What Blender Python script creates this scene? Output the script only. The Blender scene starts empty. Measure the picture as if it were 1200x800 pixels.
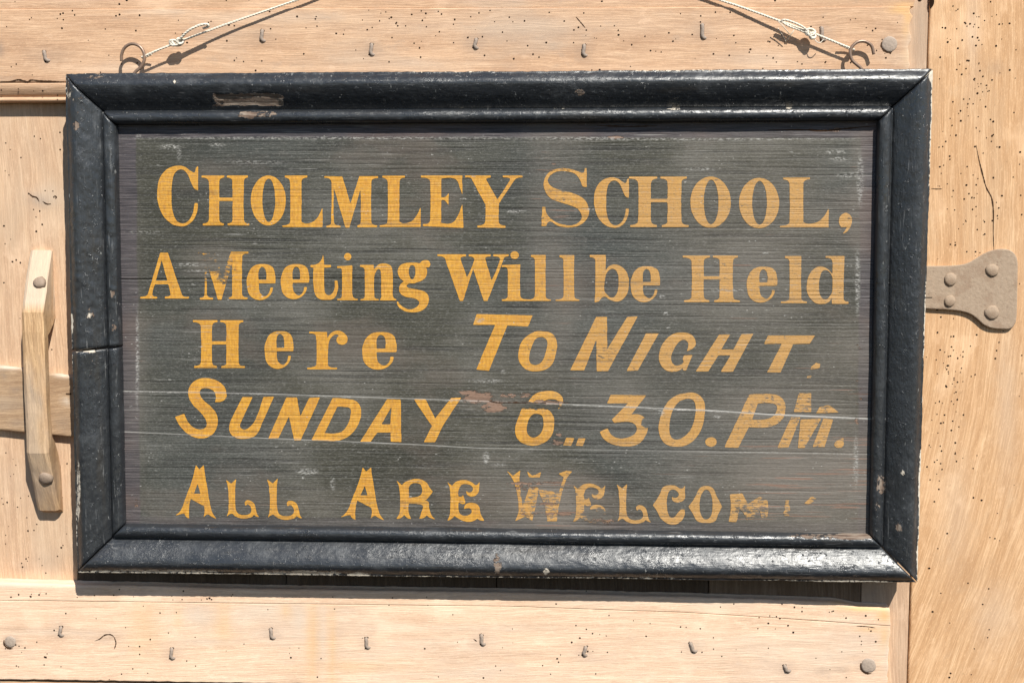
import bpy, math, random
import numpy as np
from mathutils import Vector, Matrix, Euler

# ------------------------------------------------------------------ camera, sky, sun, exposure
scene = bpy.context.scene
C = scene.collection
LENS = 45.0
CAM_LOC = (0.0900, -1.5341, 0.1092)
CAM_ROT = (math.radians(90 - 4.77), math.radians(-0.09), math.radians(2.55))
cam_d = bpy.data.cameras.new('camera'); cam = bpy.data.objects.new('camera', cam_d); C.objects.link(cam)
cam.location = CAM_LOC; cam.rotation_euler = CAM_ROT
cam_d.lens = LENS; cam_d.sensor_width = 36.0; cam_d.clip_start = 0.01; cam_d.clip_end = 200.0
scene.camera = cam

SUN_DIR = Vector((0.50, -1.0, 1.16)).normalized()          # towards the sun
world = bpy.data.worlds.new('World'); scene.world = world; world.use_nodes = True
wn = world.node_tree.nodes; wl = world.node_tree.links
sky = wn.new('ShaderNodeTexSky'); sky.sky_type = 'NISHITA'; sky.sun_disc = False; sky.dust_density = 0.2; sky.ozone_density = 2.5
sky.sun_elevation = math.asin(SUN_DIR.z); sky.sun_rotation = math.atan2(SUN_DIR.x, SUN_DIR.y)
wl.new(sky.outputs[0], wn['Background'].inputs[0]); wn['Background'].inputs[1].default_value = 0.072
sun_d = bpy.data.lights.new('sun', 'SUN'); sun = bpy.data.objects.new('sun', sun_d); C.objects.link(sun)
sun_d.energy = 4.9; sun_d.angle = math.radians(0.5); sun_d.color = (1.0, 0.965, 0.885)
sun.rotation_euler = SUN_DIR.to_track_quat('Z', 'Y').to_euler(); sun.location = (1, -3, 3)
scene.view_settings.view_transform = 'Standard'; scene.view_settings.look = 'None'
scene.view_settings.exposure = 0.40; scene.view_settings.gamma = 1.0
scene.view_settings.use_curve_mapping = False

# ------------------------------------------------------------------ pixel -> point on a plane of known depth
RM = np.array(Euler(CAM_ROT).to_matrix()); CL = np.array(CAM_LOC); FPX = LENS / 36 * 1200
def at(px, py, y):
    """photo pixel -> world (x, y, z) on the plane at depth y (metres)"""
    px = np.asarray(px, float); py = np.asarray(py, float)
    d = np.stack([(px - 600) / FPX, (400 - py) / FPX, -np.ones_like(px)], -1) @ RM.T
    t = (y - CL[1]) / d[..., 1]
    return CL + d * t[..., None]
def topx(P):
    c = (np.asarray(P) - CL) @ RM
    return 600 + FPX * c[..., 0] / -c[..., 2], 400 - FPX * c[..., 1] / -c[..., 2]

# ------------------------------------------------------------------ helpers
rng = np.random.default_rng(7); random.seed(7)
_T = rng.random((256, 256))
def vn(x, y, s=0):
    x = np.asarray(x, float) + s * 17.31; y = np.asarray(y, float) + s * 9.77
    xi = np.floor(x).astype(int); yi = np.floor(y).astype(int); fx = x - xi; fy = y - yi
    fx = fx * fx * (3 - 2 * fx); fy = fy * fy * (3 - 2 * fy)
    g = lambda a, b: _T[a & 255, b & 255]
    return (g(xi, yi) * (1 - fx) + g(xi + 1, yi) * fx) * (1 - fy) + (g(xi, yi + 1) * (1 - fx) + g(xi + 1, yi + 1) * fx) * fy
def fbm(x, y, s=0, o=4):
    a = 0; w = 0.5; t = 0
    for k in range(o):
        a = a + w * vn(x * 2 ** k, y * 2 ** k, s + k * 3); t += w; w *= 0.5
    return a / t - 0.5
def smooth(a, b, x):
    t = np.clip((x - a) / (b - a), 0, 1); return t * t * (3 - 2 * t)

def mesh_obj(name, V, F, mat, parent=None, attrs=None, shade=True):
    me = bpy.data.meshes.new(name)
    me.from_pydata([tuple(v) for v in np.asarray(V).tolist()], [], [tuple(f) for f in F])
    if attrs:
        for k, a in attrs.items():
            at_ = me.attributes.new(k, 'FLOAT', 'POINT'); at_.data.foreach_set('value', np.asarray(a, np.float32).ravel())
    if shade: me.polygons.foreach_set('use_smooth', [True] * len(me.polygons))
    me.materials.append(mat); me.update()
    o = bpy.data.objects.new(name, me); C.objects.link(o)
    if parent is not None:
        o.parent = parent
        if parent.type == 'EMPTY': o.location = -Vector(parent.location)
    return o
def thing(name, label, cat, loc):
    o = bpy.data.objects.new(name, None); C.objects.link(o); o.location = loc; o.empty_display_size = 0.05
    o['label'] = label; o['category'] = cat
    return o
def quads(nv, nu, off=0):
    i = np.arange(nv - 1)[:, None] * nu + np.arange(nu - 1)[None]
    return (np.stack([i, i + nu, i + nu + 1, i + 1], -1).reshape(-1, 4) + off).tolist()
def tube(pts, r, n=10, closed_ends=True, sq=1.0):
    pts = [Vector(p) for p in pts]; m = len(pts); rr = r if hasattr(r, '__len__') else [r] * m
    V = []; F = []
    up = Vector((0, 0, 1)); t0 = (pts[1] - pts[0]).normalized()
    if abs(t0.dot(up)) > .9: up = Vector((1, 0, 0))
    nrm = (up - t0 * up.dot(t0)).normalized()
    for i, p in enumerate(pts):
        t = (pts[min(i + 1, m - 1)] - pts[max(i - 1, 0)]).normalized()
        nrm = (nrm - t * nrm.dot(t)).normalized(); b = t.cross(nrm)
        for k in range(n):
            a = 2 * math.pi * k / n; V.append(p + nrm * (math.cos(a) * rr[i]) + b * (math.sin(a) * rr[i] * sq))
    for i in range(m - 1):
        for k in range(n):
            F.append((i * n + k, i * n + (k + 1) % n, (i + 1) * n + (k + 1) % n, (i + 1) * n + k))
    if closed_ends: F.append(tuple(range(n - 1, -1, -1))); F.append(tuple(range((m - 1) * n, m * n)))
    return V, F
def join(parts):
    V = []; F = []
    for v, f in parts:
        o = len(V); V += [tuple(p) for p in v]; F += [tuple(i + o for i in q) for q in f]
    return V, F
def crom(pts, n=10):
    P = [np.array(p, float) for p in pts]; P = [2 * P[0] - P[1]] + P + [2 * P[-1] - P[-2]]; out = []
    for i in range(1, len(P) - 2):
        a, b, c, d = P[i - 1:i + 3]
        for k in range(n):
            t = k / n; out.append(0.5 * ((2 * b) + (c - a) * t + (2 * a - 5 * b + 4 * c - d) * t * t + (3 * b - a - 3 * c + d) * t ** 3))
    out.append(P[-2]); return out

# ------------------------------------------------------------------ materials
class N:
    def __init__(s, name):
        s.m = bpy.data.materials.new(name); s.m.use_nodes = True; s.t = s.m.node_tree; s.n = s.t.nodes; s.l = s.t.links
        s.b = s.n['Principled BSDF']; s.co = s.n.new('ShaderNodeTexCoord').outputs['Object']
    def put(s, v, sock):
        if hasattr(v, 'is_output') or isinstance(v, bpy.types.NodeSocket): s.l.new(v, sock)
        else: sock.default_value = v
    def map(s, scale, rot=(0, 0, 0), loc=(0, 0, 0), vec=None):
        n = s.n.new('ShaderNodeMapping'); s.l.new(vec or s.co, n.inputs[0])
        n.inputs['Scale'].default_value = scale; n.inputs['Rotation'].default_value = rot; n.inputs['Location'].default_value = loc
        return n.outputs[0]
    def noise(s, vec, scale, detail=4, rough=.5, dist=0, col=False):
        n = s.n.new('ShaderNodeTexNoise'); s.l.new(vec, n.inputs['Vector']); n.inputs['Scale'].default_value = scale
        n.inputs['Detail'].default_value = detail; n.inputs['Roughness'].default_value = rough; n.inputs['Distortion'].default_value = dist
        return n.outputs['Color' if col else 'Fac']
    def voro(s, vec, scale, feat='F1', out='Distance'):
        n = s.n.new('ShaderNodeTexVoronoi'); n.feature = feat; s.l.new(vec, n.inputs['Vector']); n.inputs['Scale'].default_value = scale
        return n.outputs[out]
    def wave(s, vec, scale, dist, detail=2, dscale=1):
        n = s.n.new('ShaderNodeTexWave'); s.l.new(vec, n.inputs['Vector']); n.inputs['Scale'].default_value = scale
        n.inputs['Distortion'].default_value = dist; n.inputs['Detail'].default_value = detail; n.inputs['Detail Scale'].default_value = dscale
        n.bands_direction = 'Z'; return n.outputs['Fac']
    def ramp(s, f, stops):
        n = s.n.new('ShaderNodeValToRGB'); s.l.new(f, n.inputs[0]); e = n.color_ramp.elements
        while len(e) < len(stops): e.new(.5)
        for q, (p, c) in zip(e, stops):
            q.position = p; q.color = (c, c, c, 1) if not hasattr(c, '__len__') else (*c, 1)
        return n.outputs[0]
    def mix(s, f, a, b, mode='MIX'):
        n = s.n.new('ShaderNodeMix'); n.data_type = 'RGBA'; n.blend_type = mode
        s.put(f, n.inputs[0])
        for v, k in ((a, 6), (b, 7)):
            if isinstance(v, tuple) and len(v) == 3: v = (*v, 1)
            s.put(v, n.inputs[k])
        return n.outputs[2]
    def math(s, op, a, b=0.0, clamp=False):
        n = s.n.new('ShaderNodeMath'); n.operation = op; n.use_clamp = clamp; s.put(a, n.inputs[0]); s.put(b, n.inputs[1]); return n.outputs[0]
    def step(s, f, lo, hi):
        n = s.n.new('ShaderNodeMapRange'); s.put(f, n.inputs[0]); s.put(lo, n.inputs[1]); s.put(hi, n.inputs[2]); n.interpolation_type = 'SMOOTHSTEP'
        return n.outputs[0]
    def attr(s, name):
        n = s.n.new('ShaderNodeAttribute'); n.attribute_name = name; return n.outputs['Fac']
    def bump(s, h, dist, strength=1.0, prev=None):
        n = s.n.new('ShaderNodeBump'); s.l.new(h, n.inputs['Height']); n.inputs['Distance'].default_value = dist; n.inputs['Strength'].default_value = strength
        if prev is not None: s.l.new(prev, n.inputs['Normal'])
        return n.outputs[0]
    def done(s, col, rough, nrm=None, spec=.5, metal=0.0):
        s.put((*col, 1) if isinstance(col, tuple) and len(col) == 3 else col, s.b.inputs['Base Color']); s.put(rough, s.b.inputs['Roughness'])
        s.b.inputs['Specular IOR Level'].default_value = spec; s.b.inputs['Metallic'].default_value = metal
        if nrm is not None: s.l.new(nrm, s.b.inputs['Normal'])
        return s.m

def wood(name, light, mid, dark, horiz=True, tilt=0.0, grey=(.42, .36, .30), seed=0.0, fig=1.0, greyamt=.5, bend=0.0):
    k = N(name)
    if bend:                                                          # grain that leans over towards the foot of the post
        sx = k.n.new('ShaderNodeSeparateXYZ'); k.l.new(k.co, sx.inputs[0]); cx_ = k.n.new('ShaderNodeCombineXYZ')
        q = k.math('MAXIMUM', k.math('SUBTRACT', .10, sx.outputs[2]), 0.0)
        k.l.new(k.math('ADD', sx.outputs[0], k.math('MULTIPLY', k.math('MULTIPLY', q, q), bend)), cx_.inputs[0]); k.l.new(sx.outputs[1], cx_.inputs[1]); k.l.new(sx.outputs[2], cx_.inputs[2])
        k.co = cx_.outputs[0]
    sc = (1, 8, 14) if horiz else (14, 8, 1)
    rot = (0, tilt, 0); L = (seed, seed * .7, seed * 1.3)
    r0 = k.map((1, 1, 1), rot)
    warp = k.noise(k.map((1, 1, 1), loc=L, vec=r0), 5.0, 3, .5, col=True)
    wv = k.n.new('ShaderNodeVectorMath'); wv.operation = 'MULTIPLY_ADD'; k.l.new(warp, wv.inputs[0]); wv.inputs[1].default_value = (.02, .02, .020); k.l.new(r0, wv.inputs[2])
    g = k.map(sc, loc=L, vec=wv.outputs[0])
    n1 = k.noise(g, 8.0, 8, .66, .25)
    fine = k.noise(k.map((2.2, 8, 60) if horiz else (60, 8, 2.2), loc=L, vec=wv.outputs[0]), 14.0, 6, .65)
    pore = k.noise(k.map((5, 20, 90) if horiz else (90, 20, 5), loc=L, vec=r0), 11.0, 3, .6)
    fleck = k.noise(k.map((22, 30, 75) if horiz else (75, 30, 22), rot=(0, .25, 0), vec=r0), 9.0, 2, .5)
    big = k.noise(k.map((1.2, 1, 4) if horiz else (4, 1, 1.2), loc=(L[1], L[2], L[0]), vec=r0), 3.2, 4, .55)
    col = k.ramp(n1, [(.26, dark), (.45, mid), (.66, light)])
    ring_ = k.wave(k.map((.35, 1, 1) if horiz else (1, 1, .35), rot=(0, 0, 0) if horiz else (0, math.pi / 2, 0), loc=L, vec=wv.outputs[0]), 38.0, 7.0, 3, .9)
    col = k.mix(k.math('MULTIPLY', k.step(ring_, .25, .0), .30 * fig), col, dark)
    salt = k.noise(k.map((1, 1, 3) if horiz else (3, 1, 1), vec=r0), 330, 3, .7)
    col = k.mix(k.math('MULTIPLY', k.step(salt, .56, .70), .30), col, tuple(c * .7 for c in dark))
    col = k.mix(k.math('MULTIPLY', k.step(salt, .44, .32), .30), col, tuple(min(1, c * 1.2) for c in light))
    col = k.mix(k.step(fine, .40, .60), k.mix(min(.9, .50 * fig), col, dark), col)
    hi = k.noise(k.map((.8, 6, 40) if horiz else (40, 6, .8), loc=(L[2], L[0], L[1]), vec=wv.outputs[0]), 9.0, 5, .65)
    col = k.mix(k.math('MULTIPLY', k.step(hi, .54, .70), .34), col, tuple(min(1, c * 1.16 + .03) for c in light))
    wx = k.noise(k.map((1.0, 1, 1.6) if horiz else (1.6, 1, 1.0), loc=(L[1], L[0], L[2]), vec=r0), 9.0, 5, .62)
    col = k.mix(k.math('MULTIPLY', k.step(wx, .53, .68), .42), col, tuple(min(1, c * 1.10 + .05) for c in light))
    col = k.mix(k.math('MULTIPLY', k.step(wx, .45, .30), .42), col, tuple(c * .95 for c in dark))
    wx2 = k.noise(k.map((1.0, 1, 2.4) if horiz else (2.4, 1, 1.0), loc=(L[2], L[1], L[0]), vec=r0), 26.0, 6, .7)
    col = k.mix(k.math('MULTIPLY', k.step(wx2, .55, .72), .40), col, k.mix(.5, grey, dark))
    col = k.mix(k.math('MULTIPLY', k.step(wx2, .43, .30), .35), col, tuple(min(1, c * 1.12 + .05) for c in light))
    sp_ = k.math('MULTIPLY', k.step(k.noise(k.map((1, 1, 1.8) if horiz else (1.8, 1, 1), loc=L, vec=r0), 150, 4, .7), .64, .72), .45)
    col = k.mix(sp_, col, tuple(c * .55 for c in dark))
    col = k.mix(k.math('MULTIPLY', k.step(pore, .60, .72), .30), col, tuple(c * .55 for c in dark))
    col = k.mix(k.math('MULTIPLY', k.step(fleck, .58, .70), .22 * fig), col, tuple(min(1, c * 1.25) for c in light))
    col = k.mix(k.math('MULTIPLY', k.step(big, .50, .68), greyamt), col, grey)
    col = k.mix(k.attr('stain_shade'), col, (.20, .165, .145))
    col = k.mix(k.attr('raw'), col, (.72, .43, .19))
    col = k.mix(k.attr('pale'), col, (.62, .52, .42))
    h = k.math('ADD', k.math('MULTIPLY', fine, .7), k.math('MULTIPLY', n1, .5))
    b = k.bump(h, .0007, .75)
    b = k.bump(pore, .0006, .5, b)
    return k.done(col, k.ramp(n1, [(.3, .82), (.7, .68)]), b, .25)

M = {}
M['rail'] = wood('top_rail_oak', (.69, .46, .295), (.58, .365, .225), (.43, .255, .155), True, 0, seed=1.0, greyamt=.35)
M['rail2'] = wood('bottom_rail_oak', (.86, .63, .455), (.76, .53, .37), (.60, .395, .265), True, .03, grey=(.58, .50, .43), seed=5.0, greyamt=.3)
M['board'] = wood('door_board_oak', (.70, .49, .325), (.60, .395, .25), (.46, .29, .185), False, .04, grey=(.54, .40, .28), seed=9.0, fig=1.2, greyamt=.5)
M['shade_board'] = wood('shade_board_oak', (.10, .070, .048), (.075, .050, .033), (.045, .030, .020), False, .04, grey=(.07, .055, .042), seed=12.0)  # oak darkened so the shadow under the sign is in its colour
M['half_shade_board'] = wood('half_shade_board_oak', (.21, .145, .098), (.16, .105, .068), (.10, .066, .043), False, .04, grey=(.14, .10, .07), seed=12.0)  # lighter step of the same painted shadow, towards the right end
M['ledge'] = wood('ledge_oak', (.50, .345, .215), (.40, .26, .155), (.26, .16, .095), True, .05, grey=(.31, .245, .19), seed=14.0, greyamt=.6)
M['handle'] = wood('handle_oak', (.66, .44, .245), (.55, .345, .18), (.36, .21, .11), False, .05, seed=17.0, fig=1.4, greyamt=.45)
M['post'] = wood('post_oak', (.73, .475, .275), (.62, .375, .20), (.48, .27, .135), False, .02, grey=(.57, .42, .28), seed=22.0, fig=1.5, greyamt=.25, bend=.40)

def plain(name, col, rough, noise_scale=300, var=.35, bumpd=.0003, spec=.4, metal=0.0):
    k = N(name); n = k.noise(k.co, noise_scale, 5, .6); n2 = k.noise(k.co, noise_scale * .13, 3)
    c = k.mix(n, tuple(x * (1 - var) for x in col), tuple(x * (1 + var) for x in col))
    c = k.mix(k.math('MULTIPLY', n2, .5), c, tuple(x * .7 for x in col))
    return k.done(c, rough, k.bump(n, bumpd, .8), spec, metal)
M['hole'] = plain('hole_shade', (.025, .013, .008), .95, spec=.05)  # near-black colour standing in for the shade inside holes and gaps
M['crack'] = plain('crack_dark', (.06, .032, .018), .95, spec=.05)  # dark brown for thin strips laid on the surface as cracks
M['nail'] = plain('nail_iron', (.33, .26, .21), .7, 500, .45, .0006)
M['bolt'] = plain('bolt_iron', (.32, .235, .175), .7, 400, .35, .0005)
k = N('hinge_iron'); n = k.noise(k.co, 260, 6, .7); n2 = k.noise(k.co, 38, 5, .65)
c = k.mix(n, (.265, .185, .125), (.46, .35, .255)); c = k.mix(k.math('MULTIPLY', k.step(n2, .50, .66), .55), c, (.27, .175, .115)); c = k.mix(k.math('MULTIPLY', k.step(n, .40, .30), .6), c, (.17, .11, .075))
M['hinge'] = k.done(c, .78, k.bump(n, .0009, .8), .3)
M['ring'] = plain('ring_iron', (.30, .20, .145), .38, 400, .4, .0001, .6, .35)
k = N('cord_fibre'); n = k.noise(k.co, 900, 4, .6)
M['cord'] = k.done(k.mix(n, (.60, .53, .42), (.86, .80, .69)), .9, k.bump(n, .0004, .8), .1)

# black glossy old paint on the frame
def paint(name, horiz):
    k = N(name)
    st = (1, 3, 9) if horiz else (9, 3, 1)
    lum = k.noise(k.map(st), 14, 6, .65)
    col = k.mix(lum, (.012, .0135, .016), (.030, .033, .038))
    brown = k.noise(k.map(st, loc=(3, 1, 2)), 7, 4, .6)
    col = k.mix(k.math('MULTIPLY', k.step(brown, .54, .74), .45), col, (.040, .033, .026))
    dust = k.noise(k.map((1, 1, 1), loc=(5, 2, 1)), 16, 6, .7)
    col = k.mix(k.math('MULTIPLY', k.step(dust, .54, .76), .45), col, (.105, .112, .12))
    spk = k.voro(k.map((1, 1, 1)), 190)
    spn = k.noise(k.co, 55, 2)
    sp = k.math('MULTIPLY', k.math('SUBTRACT', 1.0, k.step(spk, .08, .17)), k.step(spn, .60, .70))
    col = k.mix(k.math('MULTIPLY', sp, .8), col, (.34, .33, .31))
    col = k.mix(k.math('MULTIPLY', k.step(k.noise(k.co, 300, 4, .7), .60, .72), k.math('MULTIPLY', k.step(k.noise(k.map((1, 1, 1), loc=(1, 7, 4)), 9, 4, .6), .44, .62), .55)), col, (.20, .205, .21))
    scf = k.noise(k.map((4, 10, 60) if horiz else (60, 10, 4), rot=(0, .06, 0), loc=(2, 2, 6)), 7, 4, .65)
    scm = k.noise(k.map((1, 1, 1), loc=(4, 4, 1)), 8, 3)
    col = k.mix(k.math('MULTIPLY', k.math('MULTIPLY', k.step(scf, .60, .70), k.step(scm, .42, .60)), .65), col, (.155, .155, .155))
    cut = k.noise(k.map((70, 20, 18), rot=(0, .5, 0), loc=(5, 5, 2)), 4.5, 2, .5)
    col = k.mix(k.math('MULTIPLY', k.step(cut, .72, .76), .6), col, (.27, .27, .26))
    fib = k.noise(k.map((3, 20, 90) if horiz else (90, 20, 3)), 12, 4, .6)
    chn = k.noise(k.map((1, 1, 1.6) if horiz else (1.6, 1, 1)), 190, 5, .68)
    ch = k.step(k.math('ADD', k.attr('chip'), k.math('MULTIPLY', k.math('SUBTRACT', chn, .5), 1.5)), .42, .50)
    bare = k.ramp(fib, [(.34, (.022, .016, .012)), (.46, (.135, .080, .052)), (.60, (.26, .21, .165))])
    cream = k.mix(chn, (.42, .36, .29), (.74, .66, .54))
    bare = k.mix(k.attr('cream'), bare, cream)
    col = k.mix(ch, col, bare)
    rough = k.mix(ch, k.ramp(dust, [(.3, .20), (.7, .44)]), (.85,) * 3)
    al = k.voro(k.map((1.0, 1, 2.2) if horiz else (2.2, 1, 1.0)), 130, 'SMOOTH_F1')
    lump = k.noise(k.map((1, 1, 1.5) if horiz else (1.5, 1, 1)), 60, 5, .6)
    fine = k.noise(k.co, 420, 3, .6)
    b = k.bump(lump, .0018, .38)
    b = k.bump(al, .0009, k_str(horiz) * .8, b)
    wr = k.noise(k.map((1, 1, 2.2) if horiz else (2.2, 1, 1), loc=(7, 1, 5)), 230, 4, .7)
    wm = k.step(k.noise(k.map((1, 1, 1), loc=(2, 9, 4)), 12, 3), .46, .62)
    b = k.bump(k.math('MULTIPLY', wr, wm), .0009 if horiz else .0010, .6 if horiz else .65, b)
    b = k.bump(fine, .0003, .4, b)
    pit = k.noise(k.map((1, 1, 1.8) if horiz else (1.8, 1, 1), loc=(3, 3, 3)), 150, 4, .65)
    b = k.bump(k.step(pit, .33, .25), .0010, .4, b)
    b = k.bump(k.step(pit, .60, .72), .0010, .5, b)
    b = k.bump(fib, .0007, k_str(horiz), b)
    b = k.bump(k.math('SUBTRACT', 1.0, ch), .0012, .8, b)
    return k.done(col, rough, b, .78)
def k_str(h): return .35 if h else .55
M['paint_h'] = paint('frame_paint_along', True)
M['paint_v'] = paint('frame_paint_upright', False)

# weathered sign boards; the same colours show through the worn letters
def panel(name, gold):
    k = N(name)
    wear, edge, bare, dry = k.attr('wear'), k.attr('edge'), k.attr('bare'), k.attr('dry')
    x = k.co
    ridge = k.noise(k.map((2.0, 1, 112)), 2.4, 3, .6)                # ~3 mm ridges of raised grain
    ridge2 = k.noise(k.map((9, 1, 420), loc=(1, 0, 3)), 2.4, 4, .6)
    grain = k.noise(k.map((60, 1, 220), loc=(2, 0, 1)), 3.0, 4, .7)
    blotch = k.noise(k.map((1, 1, 1.6), loc=(4, 0, 2)), 7, 5, .6)
    cloud = k.noise(k.map((1, 1, 1), loc=(8, 0, 2)), 3.0, 3, .5)
    col = k.ramp(blotch, [(.30, (.034, .033, .023)), (.48, (.058, .055, .040)), (.70, (.125, .117, .100))])
    col = k.mix(k.math('MULTIPLY', k.step(cloud, .45, .65), .35), col, (.066, .080, .088))
    col = k.mix(k.math('MULTIPLY', k.math('SUBTRACT', 1.0, k.step(ridge, .38, .50)), .72), col, (.026, .025, .022))
    col = k.mix(k.math('MULTIPLY', k.step(grain, .50, .68), .46), col, (.20, .192, .175))
    rl0 = k.noise(k.map((2.4, 1, 118), rot=(0, .004, 0), loc=(3, 0, 8)), 2.4, 2, .5)
    col = k.mix(k.math('MULTIPLY', k.math('SUBTRACT', 1.0, k.step(rl0, .36, .45)), k.ramp(cloud, [(.38, .10), (.62, .50)])), col, (.022, .021, .018))
    pep = k.noise(k.map((1, 1, 2.2), loc=(5, 0, 5)), 420, 3, .7)
    col = k.mix(k.math('MULTIPLY', k.step(pep, .49, .36), .42), col, (.028, .027, .022))
    col = k.mix(k.math('MULTIPLY', k.step(pep, .56, .70), .40), col, (.25, .245, .23))
    tint = k.noise(k.map((1, 1, 2), loc=(2, 0, 7)), 5.5, 4, .6)
    col = k.mix(k.math('MULTIPLY', k.step(tint, .52, .68), .42), col, (.125, .096, .078))
    col = k.mix(k.math('MULTIPLY', k.step(ridge2, .58, .72), .26), col, (.19, .18, .16))
    # purple-grey band where a narrower frame once sat
    ecol = k.ramp(ridge2, [(.36, (.026, .023, .029)), (.50, (.056, .048, .056)), (.64, (.140, .118, .122))])
    ecol = k.mix(k.math('MULTIPLY', k.step(tint, .50, .66), .5), ecol, (.12, .075, .062))
    col = k.mix(k.math('MULTIPLY', edge, .85), col, ecol)
    # worn, dry zones
    wcol = k.mix(grain, (.100, .086, .072), (.225, .195, .165))
    col = k.mix(k.math('MULTIPLY', k.math('MULTIPLY', wear, k.ramp(blotch, [(.3, .45), (.6, 1.0)])), .88, True), col, wcol)
    rl = k.noise(k.map((3.5, 1, 115), loc=(7, 0, 5)), 2.4, 3, .6)
    red = k.math('MULTIPLY', k.step(k.math('ADD', rl, k.math('MULTIPLY', k.math('SUBTRACT', wear, .5), .16)), .645, .69), k.step(wear, .18, .55))
    col = k.mix(k.math('MULTIPLY', red, .62), col, (.235, .125, .085))
    # bare chips
    bn = k.noise(k.map((1, 1, 2.6)), 62, 6, .75)
    bm = k.step(k.math('ADD', bare, k.math('MULTIPLY', k.math('SUBTRACT', bn, .5), 2.0)), .46, .52)
    bcol = k.mix(grain, (.15, .085, .058), (.33, .215, .155))
    bcol = k.mix(k.math('MULTIPLY', k.math('SUBTRACT', 1.0, k.step(ridge, .38, .5)), .5), bcol, (.08, .05, .035))
    col = k.mix(bm, col, bcol)
    goldmask = None
    if gold:
        gl = k.noise(k.map((1, 1, 1)), 40, 3, .5)
        streak = k.noise(k.map((55, 1, 14), rot=(0, .35, 0)), 8, 5, .7)
        gcol = k.ramp(streak, [(.30, (.44, .190, .023)), (.50, (.56, .270, .030)), (.68, (.65, .335, .042))])
        gcol = k.mix(k.math('MULTIPLY', k.step(gl, .52, .70), .30), gcol, (.50, .21, .035))
        rim = k.attr('rim'); gcol = k.mix(k.math('MULTIPLY', rim, .55), gcol, (.66, .315, .030))
        thinp = k.math('MULTIPLY', k.math('MULTIPLY', k.math('SUBTRACT', 1.0, rim), k.step(grain, .46, .62)), k.math('ADD', k.math('MULTIPLY', k.attr('fade'), .30), .22))
        gcol = k.mix(thinp, gcol, (.25, .19, .12))
        gcol = k.mix(k.math('MULTIPLY', k.attr('fade'), .85), gcol, (.44, .25, .092))
        gcol = k.mix(k.math('MULTIPLY', k.step(grain, .56, .75), k.math('ADD', k.math('MULTIPLY', k.attr('fade'), .60), .14)), gcol, (.30, .27, .22))
        gn = k.noise(k.map((26, 1, 120), loc=(3, 0, 6)), 5, 4, .7)
        gn2 = k.noise(k.map((1, 1, 1.4), loc=(1, 0, 4)), 130, 5, .7)
        gsum = k.math('ADD', k.math('MULTIPLY', gn, .55), k.math('MULTIPLY', gn2, .45))
        gcol = k.mix(k.math('MULTIPLY', k.step(pep, .47, .34), k.math('ADD', k.math('MULTIPLY', k.attr('fade'), .35), .28)), gcol, (.22, .13, .05))
        thr = k.math('ADD', k.math('MULTIPLY', k.attr('loss'), .44), .325)
        goldmask = k.step(k.math('SUBTRACT', gsum, thr), -.035, .05)
        goldmask = k.math('MULTIPLY', goldmask, k.math('SUBTRACT', 1.0, k.math('MULTIPLY', k.math('SUBTRACT', 1.0, k.step(ridge, .30, .42)), .50)))
        goldmask = k.math('MULTIPLY', goldmask, k.math('SUBTRACT', 1.0, bm))
        col = k.mix(goldmask, col, gcol)
    # pale nicks and scuffs
    nk = k.noise(k.map((45, 1, 130), rot=(0, .22, 0), loc=(2, 0, 9)), 2.2, 3, .55)
    nk2 = k.noise(k.map((1, 1, 1), loc=(6, 0, 3)), 11, 3)
    nick = k.math('MULTIPLY', k.step(nk, .68, .73), k.step(nk2, .42, .58))
    scr = k.noise(k.map((5, 1, 330), rot=(0, -.03, 0), loc=(4, 0, 2)), 2.4, 2, .5)
    nick = k.math('MAXIMUM', nick, k.math('MULTIPLY', k.math('MULTIPLY', k.step(scr, .66, .72), k.step(nk2, .44, .56)), .75))
    vs = k.voro(k.map((1, 1, 1.5), loc=(1, 0, 1)), 120)
    spk = k.math('MULTIPLY', k.math('SUBTRACT', 1.0, k.step(vs, .07, .15)), k.step(k.noise(k.map((1, 1, 1), loc=(9, 0, 9)), 24, 2), .54, .66))
    lt = k.math('MAXIMUM', k.math('MULTIPLY', nick, .75), k.math('MULTIPLY', spk, .6))
    lt = k.math('MAXIMUM', lt, k.math('MULTIPLY', k.attr('nick'), k.step(k.noise(k.map((60, 1, 160), loc=(2, 0, 2)), 4.0, 4, .7), .46, .58)))
    lt = k.math('MAXIMUM', lt, k.attr('line'), True)
    col = k.mix(lt, col, (.40, .385, .36))
    h = k.math('ADD', k.math('MULTIPLY', ridge, .8), k.math('MULTIPLY', ridge2, .35))
    h = k.math('ADD', h, k.math('MULTIPLY', k.step(rl0, .34, .47), .3))
    b = k.bump(h, .0011, .8)
    b = k.bump(grain, .0005, .6, b)
    b = k.bump(k.math('SUBTRACT', 1.0, lt), .0005, .5, b)
    b = k.bump(k.math('SUBTRACT', 1.0, bm), .0010, .8, b)
    rough = k.ramp(blotch, [(.3, .50), (.7, .66)])
    return k.done(col, rough, b, .40)
M['panel'] = panel('sign_board_paint', False)
M['gold'] = panel('gold_letter_paint', True)

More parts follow.
